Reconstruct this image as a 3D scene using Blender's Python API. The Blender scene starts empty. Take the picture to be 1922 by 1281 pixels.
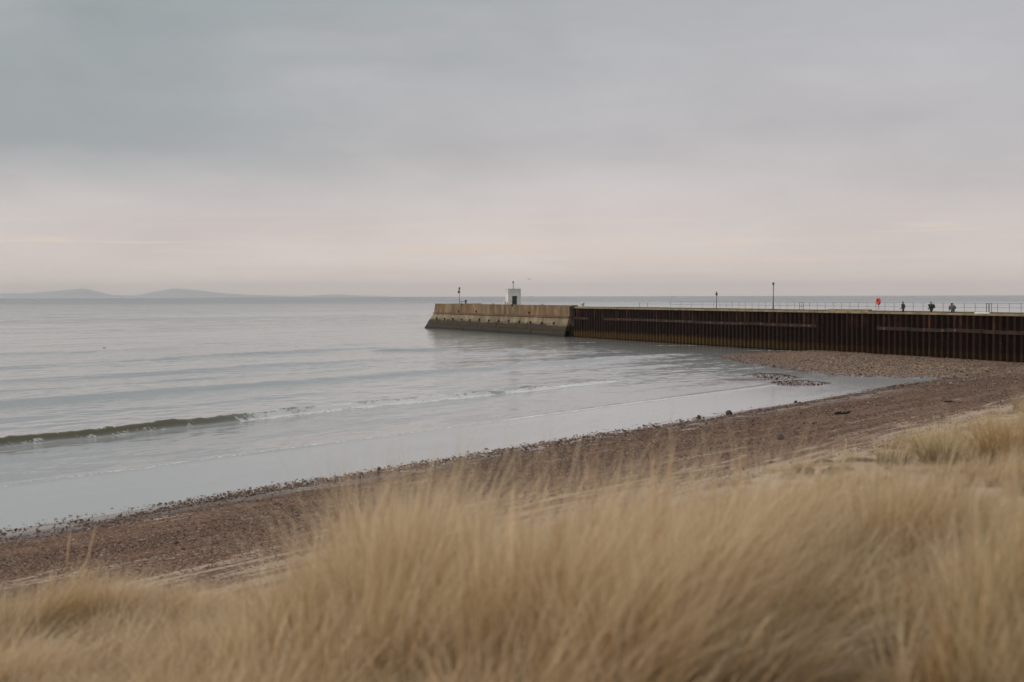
import bpy, bmesh, math, random
import numpy as np
from mathutils import Vector, Matrix, noise as mnoise

random.seed(7)
RNG = np.random.default_rng(11)
SC = bpy.context.scene
COL = SC.collection
R = math.radians

# ------------------------------------------------------------------ camera
CAM_H = 7.5
cam_data = bpy.data.cameras.new('camera')
cam = bpy.data.objects.new('camera', cam_data)
COL.objects.link(cam)
cam_data.lens = 50
cam_data.sensor_width = 36
cam_data.clip_start = 0.1
cam_data.clip_end = 60000
cam_data.dof.use_dof = True
cam_data.dof.focus_distance = 150
cam_data.dof.aperture_fstop = 1.4
cam.location = (0, 0, CAM_H)
pitch = math.atan((640.5 - 556.0) / 2669.4)
cam.rotation_mode = 'XYZ'
cam.matrix_world = (Matrix.Translation((0, 0, CAM_H)) @ Matrix.Rotation(R(90) - pitch, 4, 'X')
                    @ Matrix.Rotation(R(-0.14), 4, 'Z'))
SC.camera = cam

# ------------------------------------------------------------------ view
SC.view_settings.view_transform = 'Standard'
SC.view_settings.look = 'None'
SC.view_settings.exposure = 0.0
SC.view_settings.gamma = 1.0
SC.cycles.use_denoising = True
SC.cycles.max_bounces = 6
SC.cycles.diffuse_bounces = 3
SC.cycles.glossy_bounces = 3
SC.cycles.transmission_bounces = 3
SC.cycles.volume_bounces = 1
SC.cycles.sample_clamp_indirect = 4.0

SUN_EL, SUN_AZ = R(36), R(262)     # azimuth measured clockwise from +Y


# ------------------------------------------------------------------ node helper
class NT:
    def __init__(s, tree):
        s.t = tree
        s.n = tree.nodes
        s.l = tree.links

    def node(s, kind, ins=None, **props):
        nd = s.n.new(kind)
        for k, v in props.items():
            setattr(nd, k, v)
        if ins:
            for k, v in ins.items():
                sock = nd.inputs[k]
                if isinstance(v, bpy.types.NodeSocket):
                    s.l.new(v, sock)
                else:
                    sock.default_value = v
        return nd

    def math(s, op, a, b=None, c=None, clamp=False):
        nd = s.n.new('ShaderNodeMath')
        nd.operation = op
        nd.use_clamp = clamp
        for i, v in enumerate((a, b, c)):
            if v is None:
                continue
            if isinstance(v, bpy.types.NodeSocket):
                s.l.new(v, nd.inputs[i])
            else:
                nd.inputs[i].default_value = v
        return nd.outputs[0]

    def mix(s, f, a, b, blend='MIX'):
        nd = s.n.new('ShaderNodeMix')
        nd.data_type = 'RGBA'
        nd.blend_type = blend
        for i, v in ((0, f), (6, a), (7, b)):
            if isinstance(v, bpy.types.NodeSocket):
                s.l.new(v, nd.inputs[i])
            else:
                if i != 0 and len(v) == 3:
                    v = (*v, 1)
                nd.inputs[i].default_value = v
        return nd.outputs[2]

    def fmap(s, v, a, b, c=0.0, d=1.0, smooth=True):
        nd = s.n.new('ShaderNodeMapRange')
        nd.interpolation_type = 'SMOOTHSTEP' if smooth else 'LINEAR'
        s.l.new(v, nd.inputs['Value'])
        nd.inputs['From Min'].default_value = a
        nd.inputs['From Max'].default_value = b
        nd.inputs['To Min'].default_value = c
        nd.inputs['To Max'].default_value = d
        return nd.outputs[0]

    def noise(s, vec, scale, detail=3.0, rough=0.55, stretch=None, dist=0.0):
        if stretch is not None:
            m = s.node('ShaderNodeMapping', {'Vector': vec, 'Scale': stretch})
            vec = m.outputs[0]
        nd = s.node('ShaderNodeTexNoise', {'Vector': vec, 'Scale': scale, 'Detail': detail,
                                           'Roughness': rough, 'Distortion': dist})
        return nd.outputs['Fac']


def new_mat(name):
    m = bpy.data.materials.new(name)
    m.use_nodes = True
    nt = NT(m.node_tree)
    b = m.node_tree.nodes['Principled BSDF']
    return m, nt, b


def setin(nt, b, key, v):
    if isinstance(v, bpy.types.NodeSocket):
        nt.l.new(v, b.inputs[key])
    else:
        if key == 'Base Color' and len(v) == 3:
            v = (*v, 1)
        b.inputs[key].default_value = v


# ------------------------------------------------------------------ sky
world = bpy.data.worlds.new('World')
SC.world = world
world.use_nodes = True
w = NT(world.node_tree)
bg = world.node_tree.nodes['Background']
nish = w.node('ShaderNodeTexSky', sky_type='NISHITA', sun_disc=False)
nish.sun_elevation = SUN_EL
nish.sun_rotation = SUN_AZ
nish.air_density = 1.5
nish.dust_density = 3.0
tc = w.node('ShaderNodeTexCoord')
sep = w.node('ShaderNodeSeparateXYZ', {0: tc.outputs['Generated']})
dx, dy, dz = sep.outputs
zc = w.math('MAXIMUM', dz, 0.0)
den = w.math('ADD', zc, 0.055)
cu = w.math('DIVIDE', dx, den)
cv = w.math('DIVIDE', dy, den)
cvec = w.node('ShaderNodeCombineXYZ', {0: cu, 1: cv, 2: 0.0}).outputs[0]
# horizon-to-zenith ramp of an overcast sky
ramp = w.node('ShaderNodeValToRGB', {0: zc})
cr = ramp.color_ramp
cr.interpolation = 'B_SPLINE'
stops = [(0.0, (.95, .83, .76)), (.022, (.80, .70, .645)), (.05, (.65, .595, .575)), (.10, (.57, .54, .555)),
         (.16, (.515, .50, .525)), (.25, (.49, .49, .515)), (.5, (.58, .58, .60)), (1.0, (.82, .81, .82))]
cr.elements[0].position = 0
cr.elements[0].color = (*stops[0][1], 1)
cr.elements[1].position = 1
cr.elements[1].color = (*stops[-1][1], 1)
for p, c in stops[1:-1]:
    e = cr.elements.new(p)
    e.color = (*c, 1)
n1 = w.noise(cvec, 0.16, 4, .5, dist=.4)
n2 = w.noise(tc.outputs['Generated'], 5.0, 6, .60, stretch=(1, 1, 2.6), dist=.2)
n3 = w.noise(tc.outputs['Generated'], 3.0, 5, .55, stretch=(1, 1, 14), dist=.5)
# broad darker masses on the left and overhead of the view
side = w.fmap(w.math('SUBTRACT', w.math('MULTIPLY', dx, -1.0), w.math('MULTIPLY', dz, -0.9)), -.12, .46, 0, 1)
big = w.noise(tc.outputs['Generated'], 2.1, 5, .55, stretch=(1, 1, 3.2), dist=.15)
dark = w.math('MULTIPLY', w.fmap(big, .34, .60), w.math('ADD', w.math('MULTIPLY', side, .75), .25))
dark = w.math('MULTIPLY', dark, w.fmap(zc, .05, .11))
c0 = w.mix(w.math('MULTIPLY', dark, .9, clamp=True), ramp.outputs[0], (.345, .385, .40))
k2 = w.fmap(n2, .3, .7, -.075, .075, smooth=False)
k3 = w.fmap(n3, .3, .7, -.022, .022, smooth=False)
k1 = w.fmap(n1, .3, .7, -.05, .05, smooth=False)
kk = w.math('ADD', w.math('ADD', w.math('ADD', k2, k3), k1), 1.0)
c1 = w.mix(1.0, c0, w.node('ShaderNodeCombineXYZ', {0: kk, 1: kk, 2: kk}).outputs[0], 'MULTIPLY')
# thin warm rifts low over the horizon
lowm = w.math('MULTIPLY', w.fmap(zc, .004, .014), w.fmap(zc, .065, .035))
rn = w.noise(tc.outputs['Generated'], 5.0, 5, .6, stretch=(1, 1, 26), dist=.9)
rift = w.math('MULTIPLY', w.fmap(rn, .48, .66), lowm)
c2 = w.mix(w.math('MULTIPLY', rift, .9), c1, (.80, .68, .60))
nsk = w.mix(1.0, nish.outputs[0], (.08, .08, .08), 'MULTIPLY')
c3 = w.mix(.95, nsk, c2)
w.l.new(c3, bg.inputs['Color'])
bg.inputs['Strength'].default_value = 1.0

sun_d = bpy.data.lights.new('sun', 'SUN')
sun_d.energy = 1.5
sun_d.angle = R(25)
sun_d.color = (1.0, .91, .79)
sun = bpy.data.objects.new('sun', sun_d)
COL.objects.link(sun)
sv = Vector((math.sin(SUN_AZ) * math.cos(SUN_EL), math.cos(SUN_AZ) * math.cos(SUN_EL), math.sin(SUN_EL)))
sun.rotation_euler = sv.to_track_quat('Z', 'Y').to_euler()
sun.location = (0, 0, 60)


# ------------------------------------------------------------------ object helpers
def tag(o, label=None, cat=None, group=None, kind=None):
    if label:
        o['label'] = label
    if cat:
        o['category'] = cat
    if group:
        o['group'] = group
    if kind:
        o['kind'] = kind
    return o


def empty(name, loc=(0, 0, 0), rz=0.0):
    o = bpy.data.objects.new(name, None)
    o.empty_display_size = .5
    o.location = loc
    o.rotation_euler = (0, 0, rz)
    COL.objects.link(o)
    return o


def link(name, me, mat=None, parent=None, loc=None, rz=None):
    if mat is not None and not me.materials:
        me.materials.append(mat)
    o = bpy.data.objects.new(name, me)
    COL.objects.link(o)
    if parent is not None:
        o.parent = parent
    if loc is not None:
        o.location = loc
    if rz is not None:
        o.rotation_euler = (0, 0, rz)
    return o


def mesh_from(name, v, f, smooth=False):
    me = bpy.data.meshes.new(name)
    me.from_pydata([tuple(p) for p in v], [], f)
    me.update()
    if smooth:
        me.polygons.foreach_set('use_smooth', [True] * len(me.polygons))
    return me


def grid_mesh(name, X, Y, Z, smooth=True):
    """X,Y,Z 2-D arrays (rows j, cols i)."""
    ny, nx = X.shape
    me = bpy.data.meshes.new(name)
    v = np.stack([X, Y, Z], -1).reshape(-1, 3).astype(np.float32)
    idx = np.arange(nx * ny).reshape(ny, nx)
    q = np.stack([idx[:-1, :-1], idx[:-1, 1:], idx[1:, 1:], idx[1:, :-1]], -1).reshape(-1, 4)
    me.vertices.add(len(v))
    me.vertices.foreach_set('co', v.ravel())
    me.loops.add(q.size)
    me.loops.foreach_set('vertex_index', q.ravel().astype(np.int32))
    me.polygons.add(len(q))
    me.polygons.foreach_set('loop_start', np.arange(0, q.size, 4, dtype=np.int32))
    me.polygons.foreach_set('loop_total', np.full(len(q), 4, dtype=np.int32))
    me.update(calc_edges=True)
    me.polygons.foreach_set('use_smooth', np.full(len(q), smooth))
    me.validate()
    return me


def add_attr(me, name, arr, typ='FLOAT'):
    a = me.attributes.new(name, typ, 'POINT')
    arr = np.asarray(arr)
    if typ == 'FLOAT':
        a.data.foreach_set('value', arr.ravel().astype(np.float32))
    elif typ == 'INT':
        a.data.foreach_set('value', arr.ravel().astype(np.int32))
    else:
        a.data.foreach_set('vector', arr.ravel().astype(np.float32))


class MB:
    """collects boxes, bars, lathes into one mesh"""
    def __init__(s):
        s.v, s.f = [], []

    def add(s, v, f):
        n = len(s.v)
        s.v += [tuple(p) for p in v]
        s.f += [tuple(i + n for i in q) for q in f]
        return s

    def box(s, x0, x1, y0, y1, z0, z1):
        v = [(x0, y0, z0), (x1, y0, z0), (x1, y1, z0), (x0, y1, z0), (x0, y0, z1), (x1, y0, z1), (x1, y1, z1), (x0, y1, z1)]
        return s.add(v, [(0, 3, 2, 1), (4, 5, 6, 7), (0, 1, 5, 4), (1, 2, 6, 5), (2, 3, 7, 6), (3, 0, 4, 7)])

    def bbox(s, x0, x1, y0, y1, z0, z1, b=.02):
        """box with chamfered edges"""
        bm = bmesh.new()
        bmesh.ops.create_cube(bm, size=1, matrix=Matrix.Translation(((x0 + x1) / 2, (y0 + y1) / 2, (z0 + z1) / 2))
                              @ Matrix.Diagonal((x1 - x0, y1 - y0, z1 - z0, 1)))
        bmesh.ops.bevel(bm, geom=bm.edges[:], offset=b, segments=1, affect='EDGES')
        bm.verts.index_update()
        s.add([v.co for v in bm.verts], [[v.index for v in f.verts] for f in bm.faces])
        bm.free()
        return s

    def tube(s, pts, r, n=8, closed=False, caps=True):
        pts = [Vector(p) for p in pts]
        rr = r if isinstance(r, (list, tuple)) else [r] * len(pts)
        rings = []
        prev = None
        m = len(pts)
        for i, p in enumerate(pts):
            if closed:
                d = (pts[(i + 1) % m] - pts[i - 1]).normalized()
            else:
                d = (pts[min(i + 1, m - 1)] - pts[max(i - 1, 0)]).normalized()
            up = Vector((0, 0, 1)) if abs(d.z) < .9 else Vector((1, 0, 0))
            a = d.cross(up).normalized()
            if prev is not None and a.dot(prev) < 0:
                a = -a
            prev = a
            b = d.cross(a).normalized()
            rings.append([p + (a * math.cos(t) + b * math.sin(t)) * rr[i] for t in [2 * math.pi * k / n for k in range(n)]])
        v = [q for ring in rings for q in ring]
        f = []
        for i in range(m if closed else m - 1):
            j = (i + 1) % m
            for k in range(n):
                f.append((i * n + k, i * n + (k + 1) % n, j * n + (k + 1) % n, j * n + k))
        if caps and not closed:
            f.append(tuple(range(n))[::-1])
            f.append(tuple((m - 1) * n + k for k in range(n)))
        return s.add(v, f)

    def lathe(s, prof, n=14, c=(0, 0)):
        """prof = [(r,z)...] bottom to top about a vertical axis at c"""
        v = []
        for r, z in prof:
            for k in range(n):
                t = 2 * math.pi * k / n
                v.append((c[0] + r * math.cos(t), c[1] + r * math.sin(t), z))
        f = []
        for i in range(len(prof) - 1):
            for k in range(n):
                f.append((i * n + k, i * n + (k + 1) % n, (i + 1) * n + (k + 1) % n, (i + 1) * n + k))
        f.append(tuple(range(n))[::-1])
        f.append(tuple((len(prof) - 1) * n + k for k in range(n)))
        return s.add(v, f)

    def mesh(s, name, smooth=False):
        return mesh_from(name, s.v, s.f, smooth)

    def build(s, name, mat, parent=None, smooth=False, loc=None, rz=None):
        return link(name, s.mesh(name, smooth), mat, parent, loc, rz)


def vnoise(x, y, seed=0):
    """smooth value noise, numpy, about 0..1"""
    xi = np.floor(x).astype(np.int64)
    yi = np.floor(y).astype(np.int64)
    fx, fy = x - xi, y - yi
    fx = fx * fx * (3 - 2 * fx)
    fy = fy * fy * (3 - 2 * fy)

    def h(a, b):
        n = (a * 374761393 + b * 668265263 + seed * 974711) & 0x7fffffff
        n = ((n ^ (n >> 13)) * 1274126177) & 0x7fffffff
        return ((n ^ (n >> 16)) & 0xffff) / 65535.0
    return (h(xi, yi) * (1 - fx) + h(xi + 1, yi) * fx) * (1 - fy) + (h(xi, yi + 1) * (1 - fx) + h(xi + 1, yi + 1) * fx) * fy


def fbm(x, y, seed=0, o=4):
    r, a, t = 0, 1, 0
    for i in range(o):
        r = r + a * vnoise(x * 2 ** i, y * 2 ** i, seed + i * 17)
        t += a
        a *= .5
    return r / t


def sstep(a, b, x):
    t = np.clip((x - a) / (b - a), 0, 1)
    return t * t * (3 - 2 * t)


# ------------------------------------------------------------------ frames
# shore frame: local x runs along the waterline, local y points offshore
O = np.array([-16.3, 45.4])
SH = np.array([.5572, .8304])
SH /= np.linalg.norm(SH)
OFF = np.array([-SH[1], SH[0]])
SHORE_RZ = math.atan2(SH[1], SH[0])
# pier frame: local x runs along the pier towards land, local y to its far side
P0 = np.array([11.15, 261.0])
PD = np.array([42.35, -109.0])
PD /= np.linalg.norm(PD)
PN = np.array([-PD[1], PD[0]])
PIER_RZ = math.atan2(PD[1], PD[0])


def w2s(X, Y):
    return (X - O[0]) * SH[0] + (Y - O[1]) * SH[1], (X - O[0]) * OFF[0] + (Y - O[1]) * OFF[1]


def s2w(s, t):
    return O[0] + s * SH[0] + t * OFF[0], O[1] + s * SH[1] + t * OFF[1]


SPIT = [(24.8, 177), (25.6, 157.6), (27.1, 148), (28.2, 138.6), (30.4, 132.4), (33.5, 129.8), (38.2, 127.6), (46, 124.5), (58, 118), (74, 104),
        (76, 108), (43.5, 191), (39.5, 190), (34.6, 188.8), (29.8, 184)]


def poly_sd(X, Y, poly):
    """signed distance, positive inside"""
    P = np.array(poly, float)
    Q = np.roll(P, -1, 0)
    best = np.full(X.shape, 1e9)
    inside = np.zeros(X.shape, bool)
    for (ax, ay), (bx, by) in zip(P, Q):
        ex, ey = bx - ax, by - ay
        t = np.clip(((X - ax) * ex + (Y - ay) * ey) / (ex * ex + ey * ey), 0, 1)
        best = np.minimum(best, np.hypot(X - ax - t * ex, Y - ay - t * ey))
        cond = ((ay > Y) != (by > Y))
        xi = (bx - ax) * (Y - ay) / np.where(by - ay == 0, 1e-9, by - ay) + ax
        inside ^= cond & (X < xi)
    return np.where(inside, best, -best)


def edge_shift(s):
    return 1.0 * (vnoise(s * .22 + 9, s * 0, 3) - .5) + 0.7 * (vnoise(s * .8, s * 0 + 2, 5) - .5)


def terrain(X, Y):
    """returns z, inland distance d, spit distance"""
    s, t = w2s(X, Y)
    d = -t + .8 * (fbm(s * .12, t * .12, 21) - .5) + .25 * (fbm(s * .9, t * .9, 31) - .5)
    z = np.where(d < 0, .030 * d, .048 * d + .00055 * d * d)
    z = np.maximum(z, -2.4)
    z = z + .05 * (fbm(s * .5, t * .5, 41) - .5) * sstep(1, 8, d)
    es = edge_shift(s)
    ext = 3.4 * sstep(-15, -20, s)
    up = sstep(27.6, 30.4, d + es * 1.2 + ext)
    top = 4.45 + .155 * np.clip(d - 31, 0, 9.5) + .34 * sstep(-16, -6, s) + .50 * (fbm(s * .28, t * .28, 51) - .5) + .12 * (fbm(s * 1.3, t * 1.3, 61) - .5)
    top = top + .10 * np.exp(-((X + .8) / 1.2) ** 2 - ((Y - 10) / 3.0) ** 2)
    top = top + .26 * np.exp(-((X - 1.9) / 2.8) ** 2 - ((Y - 11.5) / 3.6) ** 2)
    z = z * (1 - up) + top * up
    sp = poly_sd(X, Y, SPIT) + 1.3 * (fbm(X * .22, Y * .22, 71) - .5)
    zs = np.where(sp < 0, .07 * sp, np.minimum(.055 * sp, .50 + .01 * sp))
    z = np.maximum(z, np.maximum(zs, -2.4))
    # low gravel bars standing in the inlet
    for cx, cy, rx, ry, h in ((23.7, 130.5, 2.6, 4.8, .30), (24.3, 120.5, 3.0, 2.6, .26), (20.8, 126.5, 2.8, 1.4, .20), (36.5, 128.6, 3.2, .5, .05)):
        q = np.hypot((X - cx) / rx, (Y - cy) / ry)
        z = np.maximum(z, h * (1 - q * q) + .06 * (fbm(X * .9, Y * .5, 81) - .5) - .02 * q)
    # the bed drops away behind the pier wall
    px = (X - P0[0]) * PD[0] + (Y - P0[1]) * PD[1]
    py = (X - P0[0]) * PN[0] + (Y - P0[1]) * PN[1]
    beh = sstep(1.5, 4.0, py) * (px < 190)
    z = z * (1 - beh) + (-2.4) * beh
    return z, d, sp


def ground_z(x, y):
    z, _, _ = terrain(np.array([float(x)]), np.array([float(y)]))
    return float(z[0])


# ------------------------------------------------------------------ materials
def mat_beach():
    m, n, b = new_mat('beach')
    tc = n.node('ShaderNodeTexCoord').outputs['Object']
    grv = n.node('ShaderNodeAttribute', attribute_name='gravel').outputs['Fac']
    wet = n.node('ShaderNodeAttribute', attribute_name='wet').outputs['Fac']
    dune = n.node('ShaderNodeAttribute', attribute_name='dune').outputs['Fac']
    spit = n.node('ShaderNodeAttribute', attribute_name='spit').outputs['Fac']
    streak = n.noise(tc, 1.0, 4, .6, stretch=(.13, 1.1, 1), dist=1.2)
    blot = n.noise(tc, .9, 5, .6, stretch=(.6, 1.2, 1))
    fine = n.noise(tc, 9.0, 4, .65)
    vor = n.node('ShaderNodeTexVoronoi', {'Vector': tc, 'Scale': 14.0, 'Randomness': 1.0})
    vor2 = n.node('ShaderNodeTexVoronoi', {'Vector': tc, 'Scale': 5.5, 'Randomness': 1.0})
    # sand
    sand = n.mix(fine, (.35, .265, .195), (.49, .385, .30))
    sand = n.mix(n.fmap(blot, .35, .7), sand, (.38, .29, .225))
    # gravel
    sepc = n.node('ShaderNodeSeparateColor', {0: vor.outputs['Color']})
    sepd = n.node('ShaderNodeSeparateColor', {0: vor2.outputs['Color']})
    g1 = n.mix(sepc.outputs[0], (.072, .034, .019), (.26, .142, .084))
    g1 = n.mix(n.fmap(sepc.outputs[1], .90, .97), g1, (.36, .28, .22))
    g1 = n.mix(n.math('MULTIPLY', n.fmap(sepc.outputs[2], .8, .9), .7), g1, (.035, .03, .03))
    g2 = n.mix(sepd.outputs[0], (.13, .078, .046), (.40, .275, .185))
    g2 = n.mix(n.math('MULTIPLY', n.fmap(sepd.outputs[1], .82, .9), .8), g2, (.48, .40, .34))
    g2 = n.mix(n.math('MULTIPLY', n.fmap(sepd.outputs[2], .75, .85), .8), g2, (.05, .035, .03))
    gr = n.mix(spit, g1, g2)
    # mask: probability field cut by noise
    cut = n.math('ADD', n.math('MULTIPLY', streak, .68), n.math('MULTIPLY', fine, .32))
    th = n.math('SUBTRACT', grv, n.math('MULTIPLY', n.math('SUBTRACT', cut, .5), 3.6))
    gm = n.fmap(th, .40, .58)
    c = n.mix(gm, sand, gr)
    # dune top: litter and old roots
    lit = n.noise(tc, 2.2, 5, .65)
    litf = n.noise(tc, 26.0, 3, .7, stretch=(1, .35, 1))
    duc = n.mix(n.fmap(lit, .46, .64), n.mix(fine, (.46, .37, .30), (.56, .46, .385)), n.mix(litf, (.10, .065, .035), (.32, .22, .13)))
    c = n.mix(dune, c, duc)
    wetc = n.mix(1.0, c, (.50, .47, .46), 'MULTIPLY')
    c = n.mix(wet, c, wetc)
    setin(n, b, 'Base Color', c)
    rg = n.math('SUBTRACT', .92, n.math('MULTIPLY', wet, n.fmap(fine, .3, .8, .88, .66)))
    setin(n, b, 'Roughness', rg)
    b.inputs['Specular IOR Level'].default_value = .4
    # relief
    h = n.math('ADD', n.math('MULTIPLY', n.math('SUBTRACT', 1.0, vor.outputs['Distance']), n.math('MULTIPLY', gm, .03)),
               n.math('MULTIPLY', fine, .015))
    h = n.math('ADD', h, n.math('MULTIPLY', n.math('MULTIPLY', n.math('SUBTRACT', 1.0, vor2.outputs['Distance']), spit), .10))
    dry = n.math('SUBTRACT', 1.0, n.math('MULTIPLY', wet, .93))
    bp = n.node('ShaderNodeBump', {'Height': n.math('MULTIPLY', h, dry), 'Strength': .9, 'Distance': 1.0})
    n.l.new(bp.outputs[0], b.inputs['Normal'])
    return m


def mat_sea():
    m, n, b = new_mat('sea_water')
    tc = n.node('ShaderNodeTexCoord').outputs['Object']
    rip = n.node('ShaderNodeAttribute', attribute_name='ripple').outputs['Fac']
    foam = n.node('ShaderNodeAttribute', attribute_name='foam').outputs['Fac']
    shal = n.node('ShaderNodeAttribute', attribute_name='shallow').outputs['Fac']
    far = n.node('ShaderNodeAttribute', attribute_name='distance').outputs['Fac']
    patch = n.noise(tc, .010, 4, .55, stretch=(.5, 1.0, 1), dist=.6)
    pm = n.fmap(patch, .35, .68, .35, 1.25)
    fn = n.noise(tc, 4.0, 5, .75)
    fl = n.noise(tc, 1.4, 3, .6, stretch=(.6, 1, 1))
    nm = n.math('MULTIPLY', n.math('SUBTRACT', n.math('ADD', n.math('MULTIPLY', fn, .55), n.math('MULTIPLY', fl, .45)), .5), 3.4)
    fth = n.math('SUBTRACT', n.math('SUBTRACT', foam, .5), nm)
    fm = n.math('MULTIPLY', n.fmap(fth, -.05, .40), n.fmap(foam, .02, .25))
    # ripples tilt the surface directly, at three sizes
    def rvec(sc, st, det):
        mp = n.node('ShaderNodeMapping', {'Vector': tc, 'Scale': st})
        nd = n.node('ShaderNodeTexNoise', {'Vector': mp.outputs[0], 'Scale': sc, 'Detail': det, 'Roughness': .6, 'Distortion': .4})
        return n.node('ShaderNodeVectorMath', {0: nd.outputs['Color'], 1: (.5, .5, .5)}, operation='SUBTRACT').outputs[0]
    va = n.node('ShaderNodeVectorMath', {0: rvec(1.7, (.5, 1.3, 1), 3), 'Scale': .30}, operation='SCALE').outputs[0]
    vb = n.node('ShaderNodeVectorMath', {0: rvec(.28, (.3, 1.2, 1), 3), 'Scale': .30}, operation='SCALE').outputs[0]
    vc = n.node('ShaderNodeVectorMath', {0: va, 1: vb}, operation='ADD').outputs[0]
    vc = n.node('ShaderNodeVectorMath', {0: vc, 'Scale': n.math('ADD', n.math('MULTIPLY', rip, pm), n.math('MULTIPLY', fm, 1.2))}, operation='SCALE').outputs[0]
    vc = n.node('ShaderNodeVectorMath', {0: vc, 1: (1, 1, 0)}, operation='MULTIPLY').outputs[0]
    gn = n.node('ShaderNodeNewGeometry').outputs['Normal']
    nn = n.node('ShaderNodeVectorMath', {0: gn, 1: vc}, operation='ADD').outputs[0]
    nn = n.node('ShaderNodeVectorMath', {0: nn}, operation='NORMALIZE').outputs[0]
    n.l.new(nn, b.inputs['Normal'])
    wpos = n.node('ShaderNodeNewGeometry').outputs['Position']
    band = n.noise(wpos, 1.0, 3, .55, stretch=(.0006, .0042, 0))
    bandm = n.fmap(band, .42, .60)
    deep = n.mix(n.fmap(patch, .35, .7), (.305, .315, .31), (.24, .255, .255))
    deep = n.mix(far, deep, n.mix(bandm, (.27, .275, .28), (.09, .11, .125)))  # far dark bands: weaker sky reflection of ruffled water painted into the colour
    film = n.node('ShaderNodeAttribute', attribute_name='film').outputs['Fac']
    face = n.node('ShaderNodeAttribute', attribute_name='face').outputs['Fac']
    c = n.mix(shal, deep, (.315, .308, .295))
    c = n.mix(n.node('ShaderNodeAttribute', attribute_name='lee').outputs['Fac'], c, (.10, .095, .075))  # pier's brown reflection painted into the sheltered water along its foot
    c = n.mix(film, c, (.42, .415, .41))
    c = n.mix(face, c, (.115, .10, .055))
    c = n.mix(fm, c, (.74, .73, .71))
    setin(n, b, 'Base Color', c)
    rg = n.math('ADD', .13, n.math('MULTIPLY', fm, .5))
    rg = n.math('ADD', rg, n.math('MULTIPLY', far, .12))
    setin(n, b, 'Roughness', rg)
    b.inputs['IOR'].default_value = 1.38
    return m


def simple(name, col, rough=.8, col2=None, scale=3.0, bump=0.0, metallic=0.0, spec=None, streak=False):
    m, n, b = new_mat(name)
    tc = n.node('ShaderNodeTexCoord').outputs['Object']
    st = (3.0, 3.0, .35) if streak else (1, 1, 1)
    ns = n.noise(tc, scale, 5, .6, stretch=st)
    c2 = col2 or tuple(x * .65 for x in col)
    setin(n, b, 'Base Color', n.mix(n.fmap(ns, .3, .7), c2, col))
    b.inputs['Roughness'].default_value = rough
    b.inputs['Metallic'].default_value = metallic
    if spec is not None:
        b.inputs['Specular IOR Level'].default_value = spec
    if bump:
        bp = n.node('ShaderNodeBump', {'Height': ns, 'Strength': .6, 'Distance': bump})
        n.l.new(bp.outputs[0], b.inputs['Normal'])
    return m


def mat_head(name, upper):
    """weathered concrete of the pier head, tide-marked lower down"""
    m, n, b = new_mat(name)
    geo = n.node('ShaderNodeNewGeometry').outputs['Position']
    rnd = n.node('ShaderNodeObjectInfo').outputs['Random']
    z = n.node('ShaderNodeSeparateXYZ', {0: geo}).outputs[2]
    st = n.noise(geo, .55, 5, .65, stretch=(1, 1, .45))
    bl = n.noise(geo, .30, 4, .6)
    fi = n.noise(geo, 3.0, 4, .7)
    if upper:
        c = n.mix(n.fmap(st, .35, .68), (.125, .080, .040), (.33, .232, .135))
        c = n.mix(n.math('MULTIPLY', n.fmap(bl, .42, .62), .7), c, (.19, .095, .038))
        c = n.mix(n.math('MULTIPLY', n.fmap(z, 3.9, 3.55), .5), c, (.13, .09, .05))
    else:
        c = n.mix(n.fmap(st, .35, .66), (.17, .125, .08), (.38, .30, .205))
        c = n.mix(n.math('MULTIPLY', n.fmap(bl, .45, .62), .5), c, (.17, .14, .07))
        zz = n.math('ADD', z, n.math('MULTIPLY', n.math('SUBTRACT', bl, .5), 1.2))
        alg = n.mix(fi, (.016, .011, .004), (.055, .037, .013))
        c = n.mix(n.fmap(zz, 2.35, 1.85), c, alg)
        c = n.mix(n.fmap(z, .55, .25), c, (.008, .008, .006))
    c = n.mix(n.math('MULTIPLY', rnd, .45), c, n.mix(1.0, c, (.6, .58, .55), 'MULTIPLY'))
    setin(n, b, 'Base Color', c)
    b.inputs['Roughness'].default_value = .85
    bp = n.node('ShaderNodeBump', {'Height': fi, 'Strength': .7, 'Distance': .08})
    n.l.new(bp.outputs[0], b.inputs['Normal'])
    return m


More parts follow.
